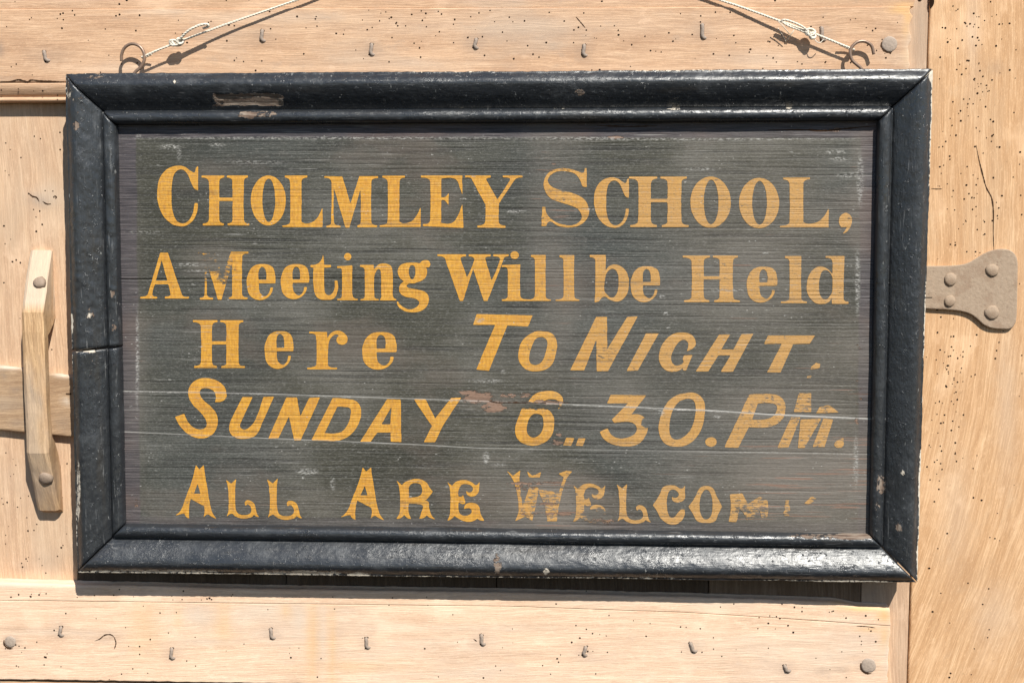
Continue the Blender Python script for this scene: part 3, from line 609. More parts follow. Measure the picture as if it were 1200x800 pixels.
# profile across the moulding: (t 0..1 from outer to inner, height over the back)
def prof(n1=22, n2=12):
    P = [(0, .0), (0, .012), (0, .0285), (.003, .0300), (.010, .0306), (.022, .0308), (.036, .0310)]
    for i in range(1, n1 + 1):
        t = i / n1; x = .038 + .658 * t
        h = .0310 + .0070 * (math.sin(math.pi * min(1, t / .30) / 2)) ** 1.1 if t < .30 else .038 - .0148 * ((t - .30) / .70) ** 1.55
        P.append((x, h))
    P += [(.705, .0218), (.716, .0212), (.728, .0218)]
    for i in range(0, n2 + 1):
        a = math.pi * i / n2; P.append((.735 + .255 * (1 - math.cos(a)) / 2, .0222 + .0078 * math.sin(a) ** .8))
    P += [(.998, .0205), (1.0, .0180), (1.0, .0085)]
    return P
PR = prof(); PT = np.array([p[0] for p in PR]); PH = np.array([p[1] for p in PR])
def frame_rail(a, b, mat, chips=(), creams=(), s0=0.0, s1=1.0, seed=0, rough=1.0, worn=.20):
    L = np.linalg.norm(OC[b] - OC[a]) * (s1 - s0); n = int(L / .0022)
    s = np.linspace(s0, s1, n)[None, :, None]
    Ca = OC[a][None] + (IC[a] - OC[a])[None] * PT[:, None]; Cb = OC[b][None] + (IC[b] - OC[b])[None] * PT[:, None]
    Pp = Ca[:, None] * (1 - s) + Cb[:, None] * s
    ax = (OC[b] - OC[a]) / np.linalg.norm(OC[b] - OC[a])
    # hairline gap at the mitres
    gap = .0010; es = np.linspace(0, 1, n)[None]; sh = gap * (1 - 2 * es); Pp = Pp + ax[None, None] * sh[..., None]
    al = es * L + 0 * PT[:, None]; ac = PT[:, None] * .062 + 0 * al
    hh = PH[:, None] + rough * (.0011 * fbm(al * 28, ac * 60, seed, 4) + .0005 * fbm(al * 160, ac * 160, seed + 9, 3)) * (PH[:, None] > .013)
    hh = hh + .0009 * fbm(al * 6, ac * 4, seed + 3, 2)
    em = np.minimum(es * L, (1 - es) * L); hh = hh - .0010 * smooth(.0025, 0, em) * (PH[:, None] > .013)
    inw = (IC[a] - OC[a]); inw = inw - ax * inw.dot(ax); inw /= np.linalg.norm(inw)
    wob = (.0018 * fbm(al * 14, al * 0 + 2, seed + 5, 4) + .0022 * np.abs(fbm(al * 110, al * 0 + 5, seed + 7, 3))) * smooth(.12, 0, PT[:, None]) + .0010 * fbm(al * 22, al * 0 + 7, seed + 6, 3) * smooth(.93, 1, PT[:, None])
    Pp = Pp + inw[None, None] * wob[..., None]
    Pp[..., 1] = Y_BACK - hh
    px, py = topx(Pp)
    chip = np.zeros(px.shape); cream = np.zeros(px.shape)
    for (cx, cy, rx, ry, w) in chips:
        d = np.maximum(np.abs((px - cx) / rx), np.abs((py - cy) / ry)) if rx > 20 and w >= 1 else ((px - cx) / rx) ** 2 + ((py - cy) / ry) ** 2
        d = d + .55 * fbm(al * 130, ac * 260, 77, 4); g = w * smooth(1.25, .75, d); chip = np.maximum(chip, g)
        if w >= 1 and rx > 20: Pp[..., 1] += .0016 * smooth(1.05, .85, d)
    for (cx, cy, rx, ry, w) in creams:
        d = ((px - cx) / rx) ** 2 + ((py - cy) / ry) ** 2; g = w * smooth(1.4, .5, d); chip = np.maximum(chip, g); cream = np.maximum(cream, smooth(1.4, .8, d))
    # the outer arris and the bead have lost paint here and there
    arr = smooth(.048, .020, PT[:, None]) * (PH[:, None] > .016) * (worn + .95 * np.clip(fbm(al * 9, al * 0 + 1, seed + 11, 3), -.3, .5))
    cream = np.maximum(cream, (arr > chip) * 1.0); chip = np.maximum(chip, arr)
    chip = np.maximum(chip, .30 * np.clip(fbm(al * 12, ac * 20, seed + 13, 3) * 2, 0, 1) * rough)
    nv, nu = px.shape; F = quads(nv, nu)
    F = [f[::-1] for f in F]
    F.append(tuple(i * nu for i in range(nv))); F.append(tuple(i * nu + nu - 1 for i in range(nv - 1, -1, -1)))
    F.append((0, nu - 1, nv * nu - 1, (nv - 1) * nu))
    return mesh_obj('frame_rail', Pp.reshape(-1, 3), F, mat, sign, {'chip': chip.ravel(), 'cream': cream.ravel()})
frame_rail('TL', 'TR', M['paint_h'], chips=[(291, 117, 37, 6.5, 1.25), (290, 135, 12, 5, .6), (310, 134, 14, 4, .5), (680, 108, 7, 4, .6), (110, 90, 12, 4, .4), (930, 154, 6, 4, .6)],
           creams=[(205, 96, 1.8, 2.4, .6), (540, 126, 5, 1, .5), (655, 127, 10, 1, .45), (790, 128, 10, 1.4, .45), (995, 98, 2, 2.2, .6), (925, 127, 5, 1.4, .5)], seed=2, rough=.8)
frame_rail('TL', 'BL', M['paint_v'], chips=[(89, 147, 4, 6, .6), (132, 344, 3, 5, .55), (133, 384, 3, 5, .55), (105, 368, 5, 9, .45)], creams=[(105, 370, 2, 4, .6), (80, 108, 4, 10, .4), (84, 380, 2.5, 14, .6)], s1=.548, seed=12, rough=1.7, worn=.30)
frame_rail('TL', 'BL', M['paint_v'], creams=[(90, 410, 6, 2.5, .9), (105, 411, 9, 2.0, .8), (92, 575, 2.5, 40, .55)], s0=.5485, seed=15, rough=.9, worn=.30)
frame_rail('BL', 'BR', M['paint_h'], chips=[(583, 661, 5, 14, .55), (1000, 628, 26, 4, .85), (960, 628, 40, 3, .5)], creams=[(350, 671, 60, 3, .6), (420, 673, 15, 3, .7), (180, 669, 90, 2.5, .55), (640, 669, 4, 5, .6), (990, 682, 60, 3, .6), (700, 677, 120, 2.5, .4)], seed=22, rough=.9, worn=.46)
frame_rail('TR', 'BR', M['paint_v'], chips=[(1032, 568, 6, 12, .5), (1053, 618, 4, 5, .7), (1028, 590, 4, 10, .4)], creams=[(1092, 90, 4, 8, .9), (1084, 415, 2.5, 8, .8), (1083, 468, 2.5, 12, .8), (1079, 580, 3, 60, .62), (1077, 655, 3, 24, .8), (1058, 554, 2.4, 3, .8)], seed=32, rough=.75, worn=.40)

# --- boards of the sign
JA = lambda x: np.interp(x, [100, 145, 300, 480, 700, 1060], [327.2, 327.0, 326.5, 326.2, 326.0, 326.0])
JB = lambda x: np.interp(x, [100, 145, 300, 480, 640, 840, 900, 1060], [456.2, 457.4, 460.2, 466.2, 471.8, 480.5, 484.5, 491.5])
JC = lambda x: np.interp(x, [100, 145, 300, 480, 560, 800, 1060], [504.0, 505.0, 512.0, 519.5, 524.0, 527.5, 532.0])
WEAR = [(900, 300, 130, 150, .45), (650, 230, 34, 120, .6), (400, 590, 330, 22, .35), (560, 570, 120, 40, .35), (965, 565, 150, 85, 1.0), (930, 480, 110, 60, .75), (985, 430, 60, 70, .65), (645, 588, 70, 42, 1.0), (645, 185, 28, 70, .55), (655, 320, 26, 130, .55), (640, 420, 40, 60, .4), (250, 305, 36, 22, .6),
        (840, 560, 90, 60, .55), (870, 350, 150, 60, .35), (750, 440, 160, 60, .38), (1005, 250, 14, 110, .55), (575, 470, 45, 14, .7), (160, 420, 14, 160, .35), (470, 470, 300, 80, .12)]
BARE = [(562, 466, 21, 8, .72), (578, 477, 16, 8, .70), (548, 460.5, 12, 3, .7), (602, 463, 26, 3.4, .62), (640, 471, 28, 3.0, .6), (655, 515, 9, 8, .5), (980, 153, 8, 4, .6), (960, 152, 28, 1.8, .5), (700, 611, 26, 6, .45), (640, 566, 60, 3, .5), (615, 572, 18, 5, .5), (648, 590, 34, 2.4, .5), (640, 602, 40, 2.4, .5), (722, 161, 12, 1.6, .8), (160, 590, 3, 12, .5), (1004, 490, 4, 10, .45), (142, 609, 7, 5, .55), (655, 198, 16, 14, .30), (1006, 440, 5, 60, .25)]
NICK = [(200, 172, 13, 3, .9), (210, 180, 3, 7, .7), (255, 170, 8, 2.5, .8), (300, 190, 40, 2, .45), (980, 178, 12, 2.5, .9), (985, 186, 12, 2, .8), (570, 446, 22, 2.5, .6), (360, 552, 13, 4, .7), (390, 566, 3, 9, .6), (570, 536, 4, 7, .8), (585, 544, 10, 2, .5), (857, 340, 28, 1.4, .8), (775, 347, 5, 2, .9), (780, 367, 5, 1.8, .9),
        (560, 375, 10, 3, .6), (590, 435, 3, 3, .6), (840, 488, 5, 2, .9), (775, 482, 4, 5, .7), (690, 245, 8, 1.4, .8), (605, 248, 14, 1.6, .8), (820, 198, 18, 2, .6), (1008, 210, 4, 30, .75), (1005, 330, 3, 40, .7), (1003, 540, 3, 30, .7), (996, 205, 18, 3, .6), (222, 310, 18, 2, .7), (230, 317, 14, 1.4, .7),
        (161, 420, 2.2, 60, .75), (163, 160, 4, 3, .5), (400, 162, 260, 1.6, .65), (800, 163, 220, 1.4, .6), (680, 162, 80, 1.3, .7), (170, 272, 24, 2, .4)]
def masks(px, py):
    j = 5 * fbm(px * .05, py * .05, 3, 3)
    wear = np.zeros(px.shape); bare = np.zeros(px.shape); nick = np.zeros(px.shape)
    for (cx, cy, rx, ry, w) in WEAR: wear = np.maximum(wear, w * smooth(1.5, .2, np.sqrt(((px + j - cx) / rx) ** 2 + ((py + j - cy) / ry) ** 2)))
    for (cx, cy, rx, ry, w) in BARE: bare = np.maximum(bare, w * smooth(1.5, .45, np.sqrt(((px - cx) / rx) ** 2 + ((py - cy) / ry) ** 2)))
    for (cx, cy, rx, ry, w) in NICK: nick = np.maximum(nick, w * smooth(1.3, .5, np.sqrt(((px - cx) / rx) ** 2 + ((py - cy) / ry) ** 2)))
    nick = np.maximum(nick, (.55 + .4 * smooth(600, 850, px)) * smooth(1.1, .3, np.abs(py - JB(px) - .8)) * (.35 + smooth(.40, .6, fbm(px * .02, py * 0, 4, 2) + .5)))
    nick = np.maximum(nick, .45 * smooth(1.0, .3, np.abs(py - JC(px) - .6)) * smooth(.35, .6, fbm(px * .03, py * 0, 9, 2) + .55))
    global LINE
    LINE = np.maximum((.50 + .45 * smooth(640, 850, px)) * smooth(1.15, .35, np.abs(py - JB(px) - .5)) * (.75 + .5 * fbm(px * .06, py * 0, 2, 2)), .55 * smooth(1.0, .35, np.abs(py - JC(px) - .5)) * (.75 + .9 * fbm(px * .03, py * 0, 6, 2)) * (1 - .5 * smooth(480, 600, px)))
    w2 = 2.5 * fbm(px * .06, py * .06, 8, 3)
    left = 159 + (py - 147) * .012 + w2; right = 1008.5 - (py - 147) * .008 + w2; topb = 161.5 + w2 * .5; botb = 606 + (px - 147) * .008 + w2
    e = np.maximum(np.maximum(smooth(1.2, -1.2, px - left), smooth(1.2, -1.2, right - px)), np.maximum(smooth(1.0, -1.0, py - topb), .55 * smooth(4, -2, botb - py)))
    return wear, e, bare, nick
def board_depth(px, py):
    """height of the board surface (metres, smaller = nearer)"""
    k_ = (py > JA(px)).astype(float) * .0001 + (py > JB(px)) * -.00055 + (py > JC(px)) * -.0003
    return YP + k_ + .0006 * fbm(px * .012, py * .02, 6, 3) + .00025 * fbm(px * .05, py * .25, 7, 3)
bands = [(lambda x: 132 + 0 * x, lambda x: JA(x) - .05 - .35 * np.clip(1 - (x - 150) / 340, 0, 1)), (lambda x: JA(x) + .05 + .30 * np.clip(1 - (x - 150) / 340, 0, 1), lambda x: JB(x) - .06), (lambda x: JB(x) + .06, lambda x: JC(x) - .05), (lambda x: JC(x) + .05, lambda x: 640 + 0 * x)]
xs = np.arange(118, 1046, 1.5)
for f0, f1 in bands:
    nrow = int(np.max(f1(xs) - f0(xs)) / 1.4)
    v = np.concatenate([[0, .35 / nrow], np.linspace(1.0 / nrow, 1 - 1.0 / nrow, nrow), [1 - .35 / nrow, 1]])[:, None]
    PX = xs[None] + 0 * v; PY = f0(xs)[None] * (1 - v) + f1(xs)[None] * v
    mid = (f0(xs) + f1(xs))[None] / 2; PYc = np.clip(PY, f0(xs)[None] + .5, f1(xs)[None] - .5)
    W3 = at(PX, PY, YP); W3[..., 1] = board_depth(PX, PYc)
    ja = .10 + .90 * smooth(560, 380, xs); bi = [q_[0] for q_ in bands].index(f0)
    W3[0, :, 1] += .0006 * ja if bi == 1 else .0002; W3[-1, :, 1] += .0006 * ja if bi == 0 else .0001
    wear, e, bare, nick = masks(PX, PY)
    nv, nu = PX.shape; V = W3.reshape(-1, 3); F = quads(nv, nu)
    ring = [j for j in range(nu)] + [i * nu + nu - 1 for i in range(1, nv)] + [(nv - 1) * nu + j for j in range(nu - 2, -1, -1)] + [i * nu for i in range(nv - 2, 0, -1)]
    back = V[ring].copy(); back[:, 1] = Y_BACK - .0008; o = len(V); n = len(ring); V = np.concatenate([V, back])
    F += [(ring[i], ring[(i + 1) % n], o + (i + 1) % n, o + i) for i in range(n)]
    ext = lambda a: np.concatenate([a.ravel(), np.zeros(n)])
    mesh_obj('sign_board', V, F, M['panel'], sign, {'line': ext(LINE), 'wear': ext(wear), 'edge': ext(e), 'bare': ext(bare), 'nick': ext(nick)})

# --- gold letters.  Outlines in quarter pixels of a crop with origin (ox, oy); 'c' marks a corner
G = {}
def glyph(name, ox, oy, *ops): G[name] = (ox, oy, ops)
A_, B_, C_, D_, E_, F_, G_, H_, I_, J_, K_, L_, M_, N_ = (160, 180), (430, 180), (710, 180), (160, 280), (430, 280), (710, 280), (200, 360), (540, 355), (720, 355), (190, 435), (400, 440), (710, 440), (190, 530), (390, 530)
O_, P_ = (580, 530), (720, 530)
glyph('C', *A_, '289,58c 289,172c 272,165 258,140 235,90 207,74 180,92 167,140 164,200 168,260 185,310 212,327 240,318 262,285 272,232c 287,232c 284,272 266,312 238,335 205,341 160,326 120,282 100,222 98,180 108,120 140,76 185,58 225,62 255,82 272,88 279,68')
glyph('H', *A_, '305,103c 412,103c 412,112c 393,120 388,140 388,207c 450,207c 450,140 446,120 424,112c 424,103c 523,103c 523,112c 506,120 503,140 503,300 508,322 530,328c 530,337c 428,337c 428,328c 447,320 450,300 450,222c 388,222c 388,300 392,320 410,328c 410,337c 310,337c 310,328c 335,320 340,300 340,140 333,120 305,112c')
glyph('O', *A_, 'E 618,220,82,117', '-E 620,219,30,102')
glyph('L', *A_, '695,103c 800,103c 800,112c 778,120 774,140 774,320c 800,328 840,310 872,250c 872,345c 683,345c 683,337c 714,330 720,312 720,140 714,120 695,112c')
glyph('M', *A_, '880,106c 965,108c 1003,235c 1045,106c 1132,106c 1132,116c 1106,121 1101,138 1101,315 1107,331 1128,336c 1128,345c 1035,345c 1035,336c 1049,330 1052,310 1050,165c 998,347c 980,347c 925,160c 925,315 931,332 957,338c 957,346c 890,346c 890,338c 909,332 913,315 914,140 906,119 880,114c')
glyph('E', *B_, '253,103c 447,103c 447,195c 437,165 415,120 348,118c 348,205c 362,205 375,197 383,183c 383,247c 375,230 362,218 348,218c 348,325c 400,325 427,290 447,235c 453,348c 262,340c 262,330c 290,325 297,305 297,140 290,120 253,113c')
glyph('Y', *B_, '460,103c 580,103c 580,113c 560,118 562,128 612,215c 668,128 668,116 637,112c 637,103c 730,103c 730,112c 702,116 690,128 618,235c 618,310 622,330 650,338c 650,348c 517,346c 517,337c 546,332 555,314 555,238c 495,128 486,114 460,112c')
glyph('S', *B_, '1030,68c 1030,157c 1010,152 1000,125 975,95 940,84 900,83 865,98 848,128 868,156 910,172 965,186 1015,212 1040,255 1034,300 1000,334 950,346 895,338 857,318 840,340c 818,340c 822,250c 836,250c 845,285 880,318 925,334 970,334 1003,310 1003,280 978,253 920,232 862,210 833,170 831,125 856,87 905,70 955,73 990,84 1014,90 1020,70c')
glyph('comma', *C_, '1092,318 1100,292 1125,278 1150,295 1152,325 1135,360 1108,378c 1126,352 1128,344 1105,345')
glyph('A2', *D_, '112,64c 148,64c 208,245 220,268 246,270c 246,279c 133,279c 133,270c 156,266 159,258 149,212c 87,212c 75,252 78,266 97,270c 97,279c 18,279c 18,270c 46,266 56,250c', '-118,98c 145,196c 91,196c')
glyph('e', *D_, '650,208c 650,170 635,130 590,118 545,130 520,175 518,220 530,262 565,285 605,280 632,255 640,228c 627,228c 622,250 605,268 588,262 576,245 573,208c', '-573,192c 573,150 583,132 595,132 606,147 608,192c')
glyph('t', *D_, '875,70c 880,122c 912,122c 912,132c 880,135c 880,230 888,258 908,262 926,240 929,195c 942,195c 943,240 925,278 885,285 850,276 832,242 830,135c 815,132c 815,122c 845,118 865,100')
glyph('i', *D_, 'E 990,83,17,17', '940,128c 1012,124c 1012,258 1018,275 1038,280c 1038,287c 940,287c 940,280c 959,276 963,262 963,150 959,138 940,136c')
glyph('n', *D_, '1048,122c 1112,122c 1114,145c 1135,120 1170,116 1195,130 1201,165 1201,258 1205,276 1218,281c 1218,288c 1142,288c 1142,281c 1148,270 1147,250 1146,165 1138,141 1122,152 1114,180c 1114,258 1118,276 1136,281c 1136,288c 1050,288c 1050,281c 1067,276 1070,258 1070,150 1066,136 1048,131c')
glyph('g', *E_, '145,158 155,125 190,112 235,112 270,125 282,158 265,190 215,205 165,192', '-196,157 200,132 212,122 225,132 228,157 222,180 212,190 202,180', '252,132c 246,118 262,102 285,100 297,115 290,132 276,131 264,126 260,144c', '200,190 165,205 152,225 155,252 180,270 225,279 246,296 234,318 200,330 166,316 143,290c 143,308 168,333 205,343 250,338 280,315 290,280 275,250 240,238 205,231 186,222 196,210 232,200')
glyph('W', *E_, '330,72c 465,72c 465,82c 442,86 440,96 470,180c 502,104 500,88 478,82c 478,72c 580,72c 580,82c 556,87 556,98 585,195c 622,104 620,87 592,82c 592,72c 665,72c 665,80c 645,86 641,95 632,118c 565,290c 548,290c 498,140c 450,290c 435,290c 372,110 362,87 330,80c')
glyph('l', *E_, '768,75c 838,75c 838,260 843,278 862,283c 862,290c 750,290c 750,283c 781,278 787,260 787,110 784,91 768,85c')
glyph('b', *E_, '1045,75c 1120,75c 1118,150c 1135,128 1165,120 1200,135 1225,175 1228,215 1215,265 1180,292 1140,285 1112,270 1088,292c 1068,298c 1070,240 1071,120 1066,92 1045,86c', '-1118,178c 1130,150 1155,140 1174,160 1180,205 1172,255 1150,275 1127,262 1113,240')
glyph('d', *F_, '1030,80c 1118,80c 1114,265 1118,288 1137,293c 1137,303c 1060,303c 1058,275c 1045,295 1010,305 975,295 945,255 942,215 955,165 990,132 1030,135 1062,165c 1062,112 1056,95 1030,90c', '-1062,185c 1045,152 1018,148 1003,180 998,225 1008,270 1030,283 1052,265 1061,240')
glyph('r', *G_, '650,114c 733,116c 735,150c 747,125 775,110 805,115 828,140 825,165 800,175 778,160 780,142 788,132 770,128 748,148 738,185c 738,258 742,277 780,282c 780,290c 640,290c 640,282c 677,276 683,262 683,150 677,128 650,122c')
glyph('T3', *H_, '75,52c 337,58c 315,110c 218,105c 132,317c 72,312c 162,102c 58,102c')
glyph('o3', *H_, '345,135 385,132 430,145 450,185 445,240 420,295 370,318 310,312 275,275 272,225 290,175', '-355,165 385,160 405,180 400,225 380,275 350,290 325,278 322,240 338,190')
glyph('N3', *H_, '635,65c 685,65c 687,215c 780,65c 830,62c 690,318c 637,320c 635,170c 578,315c 512,315c')
glyph('I3', *H_, '868,142c 928,142c 830,315c 777,318c')
glyph('G3', *H_, '1096,205 1058,226c 1066,192 1050,172 1025,180 996,220 986,262 1000,290 1028,290 1046,276c 1040,262c 1046,245c 1086,243c 1056,316c 1042,316c 1040,304c 1010,320 965,316 934,282 930,235 950,185 990,148 1035,138 1080,148 1101,180')
glyph('H3', *I_, '490,148c 542,147c 500,218c 558,218c 595,146c 650,144c 555,322c 498,322c 545,245c 487,245c 440,320c 382,320c')
glyph('T3b', *I_, '720,152c 940,152c 915,190c 838,192c 778,325c 715,325c 785,190c 700,192c')
glyph('dot3', *I_, '945,280c 965,285c 962,305c 918,312c 922,298c', '903,342c 925,340c 920,352c 902,352c')
glyph('S4', *J_, '300,95 300,125 272,143c 248,143c 252,110 240,90 210,78 182,84 178,105 195,135 230,165 258,205 258,255 235,295 190,313 135,300 90,262 62,212c 105,198c 125,240 155,266 190,270 209,253 204,225 180,190 145,155 125,115 130,70 165,38 215,32 260,45 290,70')
glyph('U4', *J_, '378,120c 425,120c 378,222 366,256 382,272 410,262 440,222 475,120c 525,118c 470,240 440,298 380,315 330,300 315,260 335,205')
glyph('N4', *J_, '583,122c 632,122c 648,210c 690,124c 740,122c 650,322c 620,322c 595,210c 545,312c 498,315c')
glyph('D4', *J_, '800,125c 860,128 910,140 932,180 925,235 885,295 830,322 765,324c 700,322c', '-822,165c 850,165 880,172 885,195 872,245 845,280 810,290 762,288c')
glyph('A4', *J_, '1055,130c 1118,132c 1122,330c 1072,328c 1072,285c 1010,285c 978,328c 928,330c', '-1075,165c 1070,248c 1028,248c')
glyph('Y4', *K_, '340,110c 395,110c 440,200c 515,105c 562,103c 478,230c 440,310c 388,310c 425,235c')
glyph('6', *K_, '872,125 910,85 965,72 1010,78 1037,105 1032,140 1015,158c 1020,125 998,110 962,113 930,132 912,150 960,155 992,185 998,225 985,280 940,318 880,325 830,300 815,250 830,195 850,150', '-905,178 938,185 948,215 940,260 910,288 882,283 869,255 875,215 888,190')
glyph('dots4', *K_, '1055,290c 1092,292c 1078,327c 1040,325c', '1112,292c 1145,293c 1132,328c 1098,326c')
glyph('3', *L_, '22,90c 190,92c 118,182c 165,185 195,220 188,275 150,320 90,330 30,320 -10,295 -28,262c 8,245c 25,275 60,293 105,288 138,268 143,240 125,220 90,215 40,221c 28,205c 105,128c 5,130c')
glyph('0', *L_, '355,85 420,82 460,120 462,190 440,265 390,318 330,332 275,315 248,260 255,195 285,130 320,98', '-355,115 395,108 418,130 418,190 395,255 355,292 320,298 300,275 298,225 312,165 335,130')
glyph('dot4', *L_, 'E 493,310,27,22')
glyph('P4', *L_, '672,88c 790,88 830,110 842,155 825,205 770,238 670,240c 620,337c 555,335c', '-712,130c 770,128 800,140 800,165 780,192 740,205 685,205c')
glyph('M4', *L_, '905,82c 962,82c 962,170c 880,170c', '868,195c 912,195c 855,335c 803,338c', '912,205c 1010,200c 930,338c 900,338c', '1020,200c 1065,205c 1025,333c 968,333c', '1000,148c 1045,136c 1092,172c 985,176c')
glyph('dot4b', *L_, '1070,320 1085,302 1112,292c 1115,320 1105,335 1080,335')
glyph('A5', *M_, '160,57c 175,78c 197,57c 204,110 232,268 257,310c 238,302 218,288c 206,292 195,305c 201,275 198,250c 135,215c 127,262 128,308c 114,300 105,284c 84,288 52,300c 88,270 112,210 145,120 156,75', '-168,145c 182,192c 150,192c')
glyph('L5', *M_, '300,125c 325,145c 348,122c 344,165 345,258 357,284 385,292 413,284 419,262 405,242 392,248c 389,230 405,222 430,235 440,262 446,288 458,302c 442,298 432,290c 418,302 380,308 345,298 325,285 298,308c 312,270 310,165')
glyph('R5', *N_, '297,128c 325,152c 350,132 400,123 440,140 455,165 470,182c 456,200 438,220 425,226c 448,230 452,262 464,294 482,312c 455,304 440,292c 426,305 405,308c 418,272 422,248 400,240 357,238c 356,275 368,310c 350,305 335,290c 320,305 297,310c 315,275 312,165', '-357,160c 375,143 408,146 418,165 417,190 400,205 357,210c')
glyph('E5', *N_, '535,135c 560,155c 580,135 620,128 655,140 672,152 688,135c 686,165 680,190 655,205 630,196 625,178c 640,186 655,178 655,160 635,148 605,150 588,180 590,205c 605,205 612,195c 615,210 622,235 610,240 590,232c 590,268 602,290 630,294 650,280 645,262 625,260 615,265c 625,240 660,235 685,250 693,285 712,318c 692,316 678,308c 650,322 610,318 570,295c 556,310 537,318c 550,280 548,165')
glyph('W5', *O_, '50,80c 85,108c 120,82c 115,130 130,250c 152,190 162,160c 205,162c 195,230 175,318c 142,298c 95,320c 112,260 90,140', '200,172c 300,185c 322,115c 298,98c 335,84c 362,88c 332,130 302,240 290,320c 245,320c 232,250', '150,85c 175,108c 218,90c 210,115c 160,115c')
glyph('C5', *O_, '740,245c 770,200 790,160 840,153 872,168 893,150c 890,180 890,215 865,232 835,226 828,205c 845,211 861,200 855,182 830,172 811,192 805,245 815,293 835,304 856,282 872,265c 888,265c 885,300 860,330 820,335 780,310 760,275')
glyph('O5', *O_, '907,252c 940,205 960,165 990,155c 1020,165 1040,205 1065,252c 1045,290 1030,320 990,328 950,320 930,290', '-990,172 1012,195 1020,245 1012,295 988,312 968,295 958,245 968,195')
glyph('M5', *P_, '540,195c 600,190c 625,240c 680,205c 718,225c 720,270 715,300c 690,305c 680,270c 650,310c 620,315c 605,280c 585,260c 578,300 570,325c 535,322c 545,260')
glyph('frag5', *P_, '800,222c 818,222c 816,240c 822,255c 824,268c 816,280c 820,295c 795,295c 790,282c 800,268c 796,252c 802,240c')
glyph('frag5b', *P_, '885,238c 905,222 925,205 945,210c 935,226 905,243c')

def outline(s):
    pts = []; cor = []
    for w in s.split():
        c = w.endswith('c'); a, b = w.rstrip('c').split(','); pts.append((float(a), float(b))); cor.append(c)
    n = len(pts); P = np.array(pts); out = []
    for i in range(n):
        a, b, c, d = P[i - 1], P[i], P[(i + 1) % n], P[(i + 2) % n]; cb, cc = cor[i], cor[(i + 1) % n]
        if cb and cc: out.append(b); continue
        ln = np.hypot(*(c - b)) * .36
        def tan(p, q): v = q - p; return v / (np.hypot(*v) + 1e-9)
        m0 = tan(a, c) if not cb else None; m1 = tan(b, d) if not cc else None
        c1 = b + m0 * ln if m0 is not None else None; c2 = c - m1 * ln if m1 is not None else None
        if c1 is None: c1 = b + (c2 - b) * .5
        if c2 is None: c2 = c + (c1 - c) * .5
        for k_ in range(6):
            t = k_ / 6; out.append((1 - t) ** 3 * b + 3 * (1 - t) ** 2 * t * c1 + 3 * (1 - t) * t * t * c2 + t ** 3 * c)
    return np.array(out)
def inside(poly, X, Y):
    r = np.zeros(X.shape, bool); n = len(poly)
    for i in range(n):
        x0, y0 = poly[i]; x1, y1 = poly[(i + 1) % n]
        if y0 == y1: continue
        # only rows between y0 and y1
        ys = Y[:, 0]; rows = np.where((ys >= min(y0, y1)) & (ys < max(y0, y1)))[0]
        if len(rows) == 0: continue
        xc = x0 + (ys[rows] - y0) / (y1 - y0) * (x1 - x0); r[rows] ^= X[rows] < xc[:, None]
    return r
def shapes(name):
    ox, oy, ops = G[name]; R = []
    for s in ops:
        neg = s.startswith('-'); s = s.lstrip('-')
        if s.startswith('E'):
            cx, cy, rx, ry = map(float, s[1:].split(',')); t = np.linspace(0, 2 * math.pi, 48, endpoint=False); P = np.stack([cx + rx * np.cos(t), cy + ry * np.sin(t)], 1)
        else: P = outline(s)
        R.append((neg, P / 4 + np.array([ox, oy])))
    lo = np.min([p.min(0) for n_, p in R if not n_], 0); hi = np.max([p.max(0) for n_, p in R if not n_], 0)
    return R, lo, hi
LOSS = [(247, 304, 26, 17, .62), (262, 316, 14, 18, .50), (240, 320, 10, 12, .5), (945, 480, 55, 26, .30), (645, 585, 55, 35, .35), (700, 604, 22, 9, .75), (880, 600, 30, 18, .42), (640, 578, 22, 14, .35), (655, 232, 18, 30, .15), (630, 475, 40, 5, .7), (935, 442, 30, 10, .35), (920, 595, 60, 20, .32), (710, 415, 20, 14, .25), (812, 250, 14, 10, .15), (325, 428, 12, 6, .2), (757, 495, 6, 6, .9), (965, 468, 30, 9, .45)]
